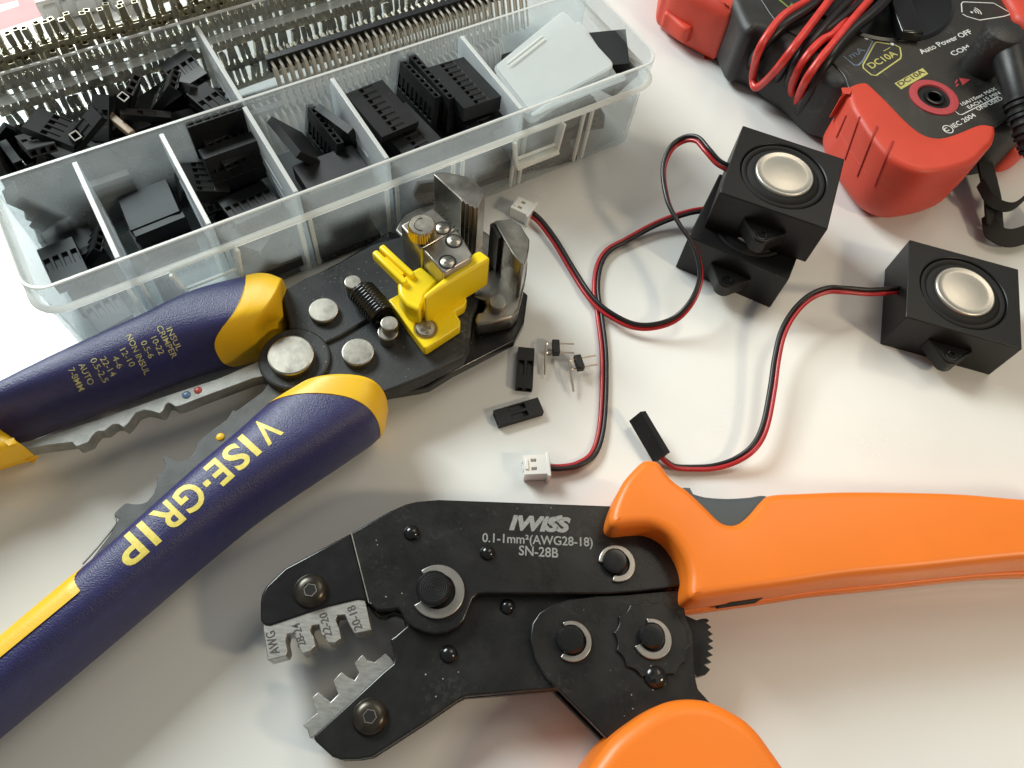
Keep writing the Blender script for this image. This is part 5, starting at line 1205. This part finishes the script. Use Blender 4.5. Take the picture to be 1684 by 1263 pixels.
    pent = [(1463, 72.5), (1442, 69), (1438, 72), (1419, 107), (1420, 112), (1433, 123), (1441, 124), (1481, 96), (1482, 90), (1480, 78), (1472, 74)]
    line_ink([q(p) for p in pent], .55).build('printed_line', M['sage_ink'], t, smooth=0)
    lettering(t, [ln('DC10A', (1434, 113), (1477, 90), 2.9, .012)], M['sage_ink']); line_ink([q((1453, 84)), q((1464, 78))], .3).build('printed_line', M['sage_ink'], t, smooth=0)
    line_ink([q(p) for p in [(1387, 92), (1405, 107), (1412, 107), (1419, 100), (1435, 68), (1430, 64), (1412, 57)]], .5).build('printed_line', M['blue_ink'], t, smooth=0)
    lettering(t, [ln('mA', (1401, 96), (1424, 83), 2.6)], M['blue_ink'])
    for px in ((1425, 63), (1467.5, 72.5)):
        d_ = MB(); d_.lathe(q(px), [(.75, 0), (.65, .05), (0, .06)], 20); d_.build('printed_dot', M['white_ink'], t, smooth=0)
    mb = MB(); mb.prism([q(p) for p in [(1471, 137), (1517, 112), (1526.5, 121.5), (1482, 147)]], z-.02, z+.04); mb.build('yellow_label', M['sage_ink'], t, smooth=0)
    z = ZT+.12; lettering(t, [ln('DC10A', (1481, 142), (1522, 119), 2.0, .03)], M['dark_ink'])
    z = ZT+.06
    mb = MB(); mb.prism([q(p) for p in [(1583, 140), (1577, 128), (1596, 131)]], z, z+.04); mb.build('warning_mark', M['red_ink'], t, smooth=0)
    line_ink([q((1572, 142)), q((1576, 138)), q((1571, 137)), q((1574, 131))], .6).build('warning_mark', M['red_ink'], t, smooth=0)
    line_ink([q((1280, -2)), q((1297, 12)), q((1303, 6))], .9).build('printed_line', M['green_ink'], t, smooth=0)
    # wrist strap of flat webbing
    def ribbon(path, wvec, th, name):
        pts = catmull([P(*p[:2], p[2]) for p in path], 8); ws = catmull([Vector(v) for v in wvec], 8); vv = []
        for i, p in enumerate(pts):
            d = (pts[min(i+1, len(pts)-1)]-pts[max(i-1, 0)]).normalized(); w_ = ws[min(i, len(ws)-1)]; n = d.cross(w_).normalized()*th/2; vv += [p-w_/2-n, p+w_/2-n, p+w_/2+n, p-w_/2+n]
        n_ = len(pts); mb = MB(); mb.add(vv, [(4*i+k, 4*i+(k+1) % 4, 4*i+4+(k+1) % 4, 4*i+4+k) for i in range(n_-1) for k in range(4)]+[(0, 1, 2, 3), (4*n_-1, 4*n_-2, 4*n_-3, 4*n_-4)])
        return mb.build(name, M['webbing'], t, bevel=.2, smooth=60)
    ribbon([(1618, 262, 9), (1625, 292, 8), (1632, 325, 7), (1634, 352, 6), (1636, 372, 5)], [(7.2, 0, -2), (7.2, 0, -1.5), (6.6, 0, -.5), (6.2, 0, 0), (6.0, 0, 0)], 1.0, 'strap')
    ribbon([(1626, 352, 5), (1632, 378, 5), (1650, 390, 4.5), (1672, 390, 4.5), (1700, 378, 5), (1730, 350, 7)], [(4, 3, 3), (4, 4, 3), (1, 5, 3.5), (0, 6, 3.5), (-1, 6, 3), (-1, 6, 3)], 1.0, 'strap')
    ribbon([(1612, 300, 10), (1626, 325, 9.5), (1644, 338, 9), (1664, 340, 9.5), (1682, 328, 10), (1710, 300, 12)], [(1.5, 2.5, 2.6)]*6, .9, 'strap_loop')
    return t
multimeter()

def lead(name, m, path, r, label, group='test leads of the multimeter'):
    t = thing(name, label, 'test lead', P(path[0][0], path[0][1], 2), group)
    mb = MB(); mb.tube(catmull([P(*p[:2], p[2]) for p in path], 9), r, 14); mb.build('cable', m, t, smooth=80); return t
R1 = 1.45
lead('test_lead', M['red_lead'], [(1332, 0, 31), (1289, 25, 30.5), (1259, 62, 27), (1246, 88, 22), (1240, 112, 14), (1250, 118, 4), (1330, 60, -2+4)][:5]+[(1238, 128, 9), (1241, 143, 7.5), (1252, 139, 10), (1277, 114, 20), (1307, 75, 29), (1364, 0, 33), (1400, -50, 33)], R1, 'red test lead wound round the upper body, outermost loop')
lead('test_lead', M['red_lead'], [(1430, 0, 33), (1404, 30, 32.5), (1375, 66, 31), (1350, 96, 29), (1328, 127, 24), (1316, 152, 16), (1311, 170, 8), (1318, 178, 3)], R1, 'red test lead nearest the dial, straight loop')
lead('test_lead', M['red_lead'], [(1420, -20, 30.5), (1378, 48, 30), (1352, 66, 29.5), (1330, 88, 28), (1312, 115, 23), (1302, 143, 15), (1306, 158, 9), (1316, 166, 4)], R1, 'red test lead dipping under its neighbour beside the dial')
lead('test_lead', M['black_wire'], [(1390, -50, 32), (1342, 5, 31), (1289, 41, 29), (1255, 76, 23), (1239, 98, 15), (1236, 112, 8), (1248, 113, 5), (1262, 100, 6)], R1+.45, 'black test lead between the two upper red loops')
lead('test_lead', M['black_wire'], [(1460, -40, 31), (1396, 3, 31), (1345, 57, 29.5), (1312, 98, 24), (1298, 132, 15), (1299, 152, 8), (1310, 160, 4)], R1+.3, 'black test lead in the middle of the winding')
lead('test_lead', M['black_wire'], [(1500, -60, 33), (1448, 9, 33), (1398, 53, 31), (1362, 98, 28), (1336, 142, 19), (1318, 176, 9), (1317, 189, 5), (1328, 187, 4), (1337, 172, 4)], R1+.55, 'black test lead closest to the lower red corner')
lead('test_lead', M['black_wire'], [(1480, -60, 31), (1420, 0, 31), (1370, 42, 30), (1322, 75, 27), (1290, 108, 20), (1280, 130, 12), (1290, 138, 5)], R1+.2, 'black test lead half hidden beneath the other loops')
def black_plug():
    t = thing('probe_plug', 'right-angled black test plug pushed into the meter at the right edge', 'plug', P(1652, 60, 27))
    c = P(1654, 50, 42); c.z = 0
    mb = MB(); mb.lathe(c, [(6.6, 27), (7.0, 30), (7.0, 40), (6.5, 42), (5.4, 42.6), (0, 42.8)], 48); mb.build('head', M['meter'], t, smooth=45)
    pts = [P(1650, 60, 37), P(1663, 110, 36), P(1673, 150, 34), P(1682, 190, 31), P(1692, 228, 28), P(1705, 262, 24)]
    mb = MB(); mb.tube(catmull(pts, 8), lambda u: 5.6-2.6*u, 28); mb.build('sleeve', M['black_plastic'], t, smooth=60)
    q = catmull(pts, 10)
    for k in range(9):
        p = q[int(24+k*2.6)]; d = (q[int(25+k*2.6)]-p).normalized(); rr_ = 5.6-2.6*((24+k*2.6)/len(q))
        mb = MB(); mb.lathe(p, [(rr_-.2, -.75), (rr_+.75, -.55), (rr_+.75, .55), (rr_-.2, .75)], 28, ax=d); mb.build('strain_rib', M['black_plastic'], t, smooth=40)
black_plug()

# ------------------------------------------------------------------ tidy
for o in sc.objects:
    if '_o' in o: del o['_o']
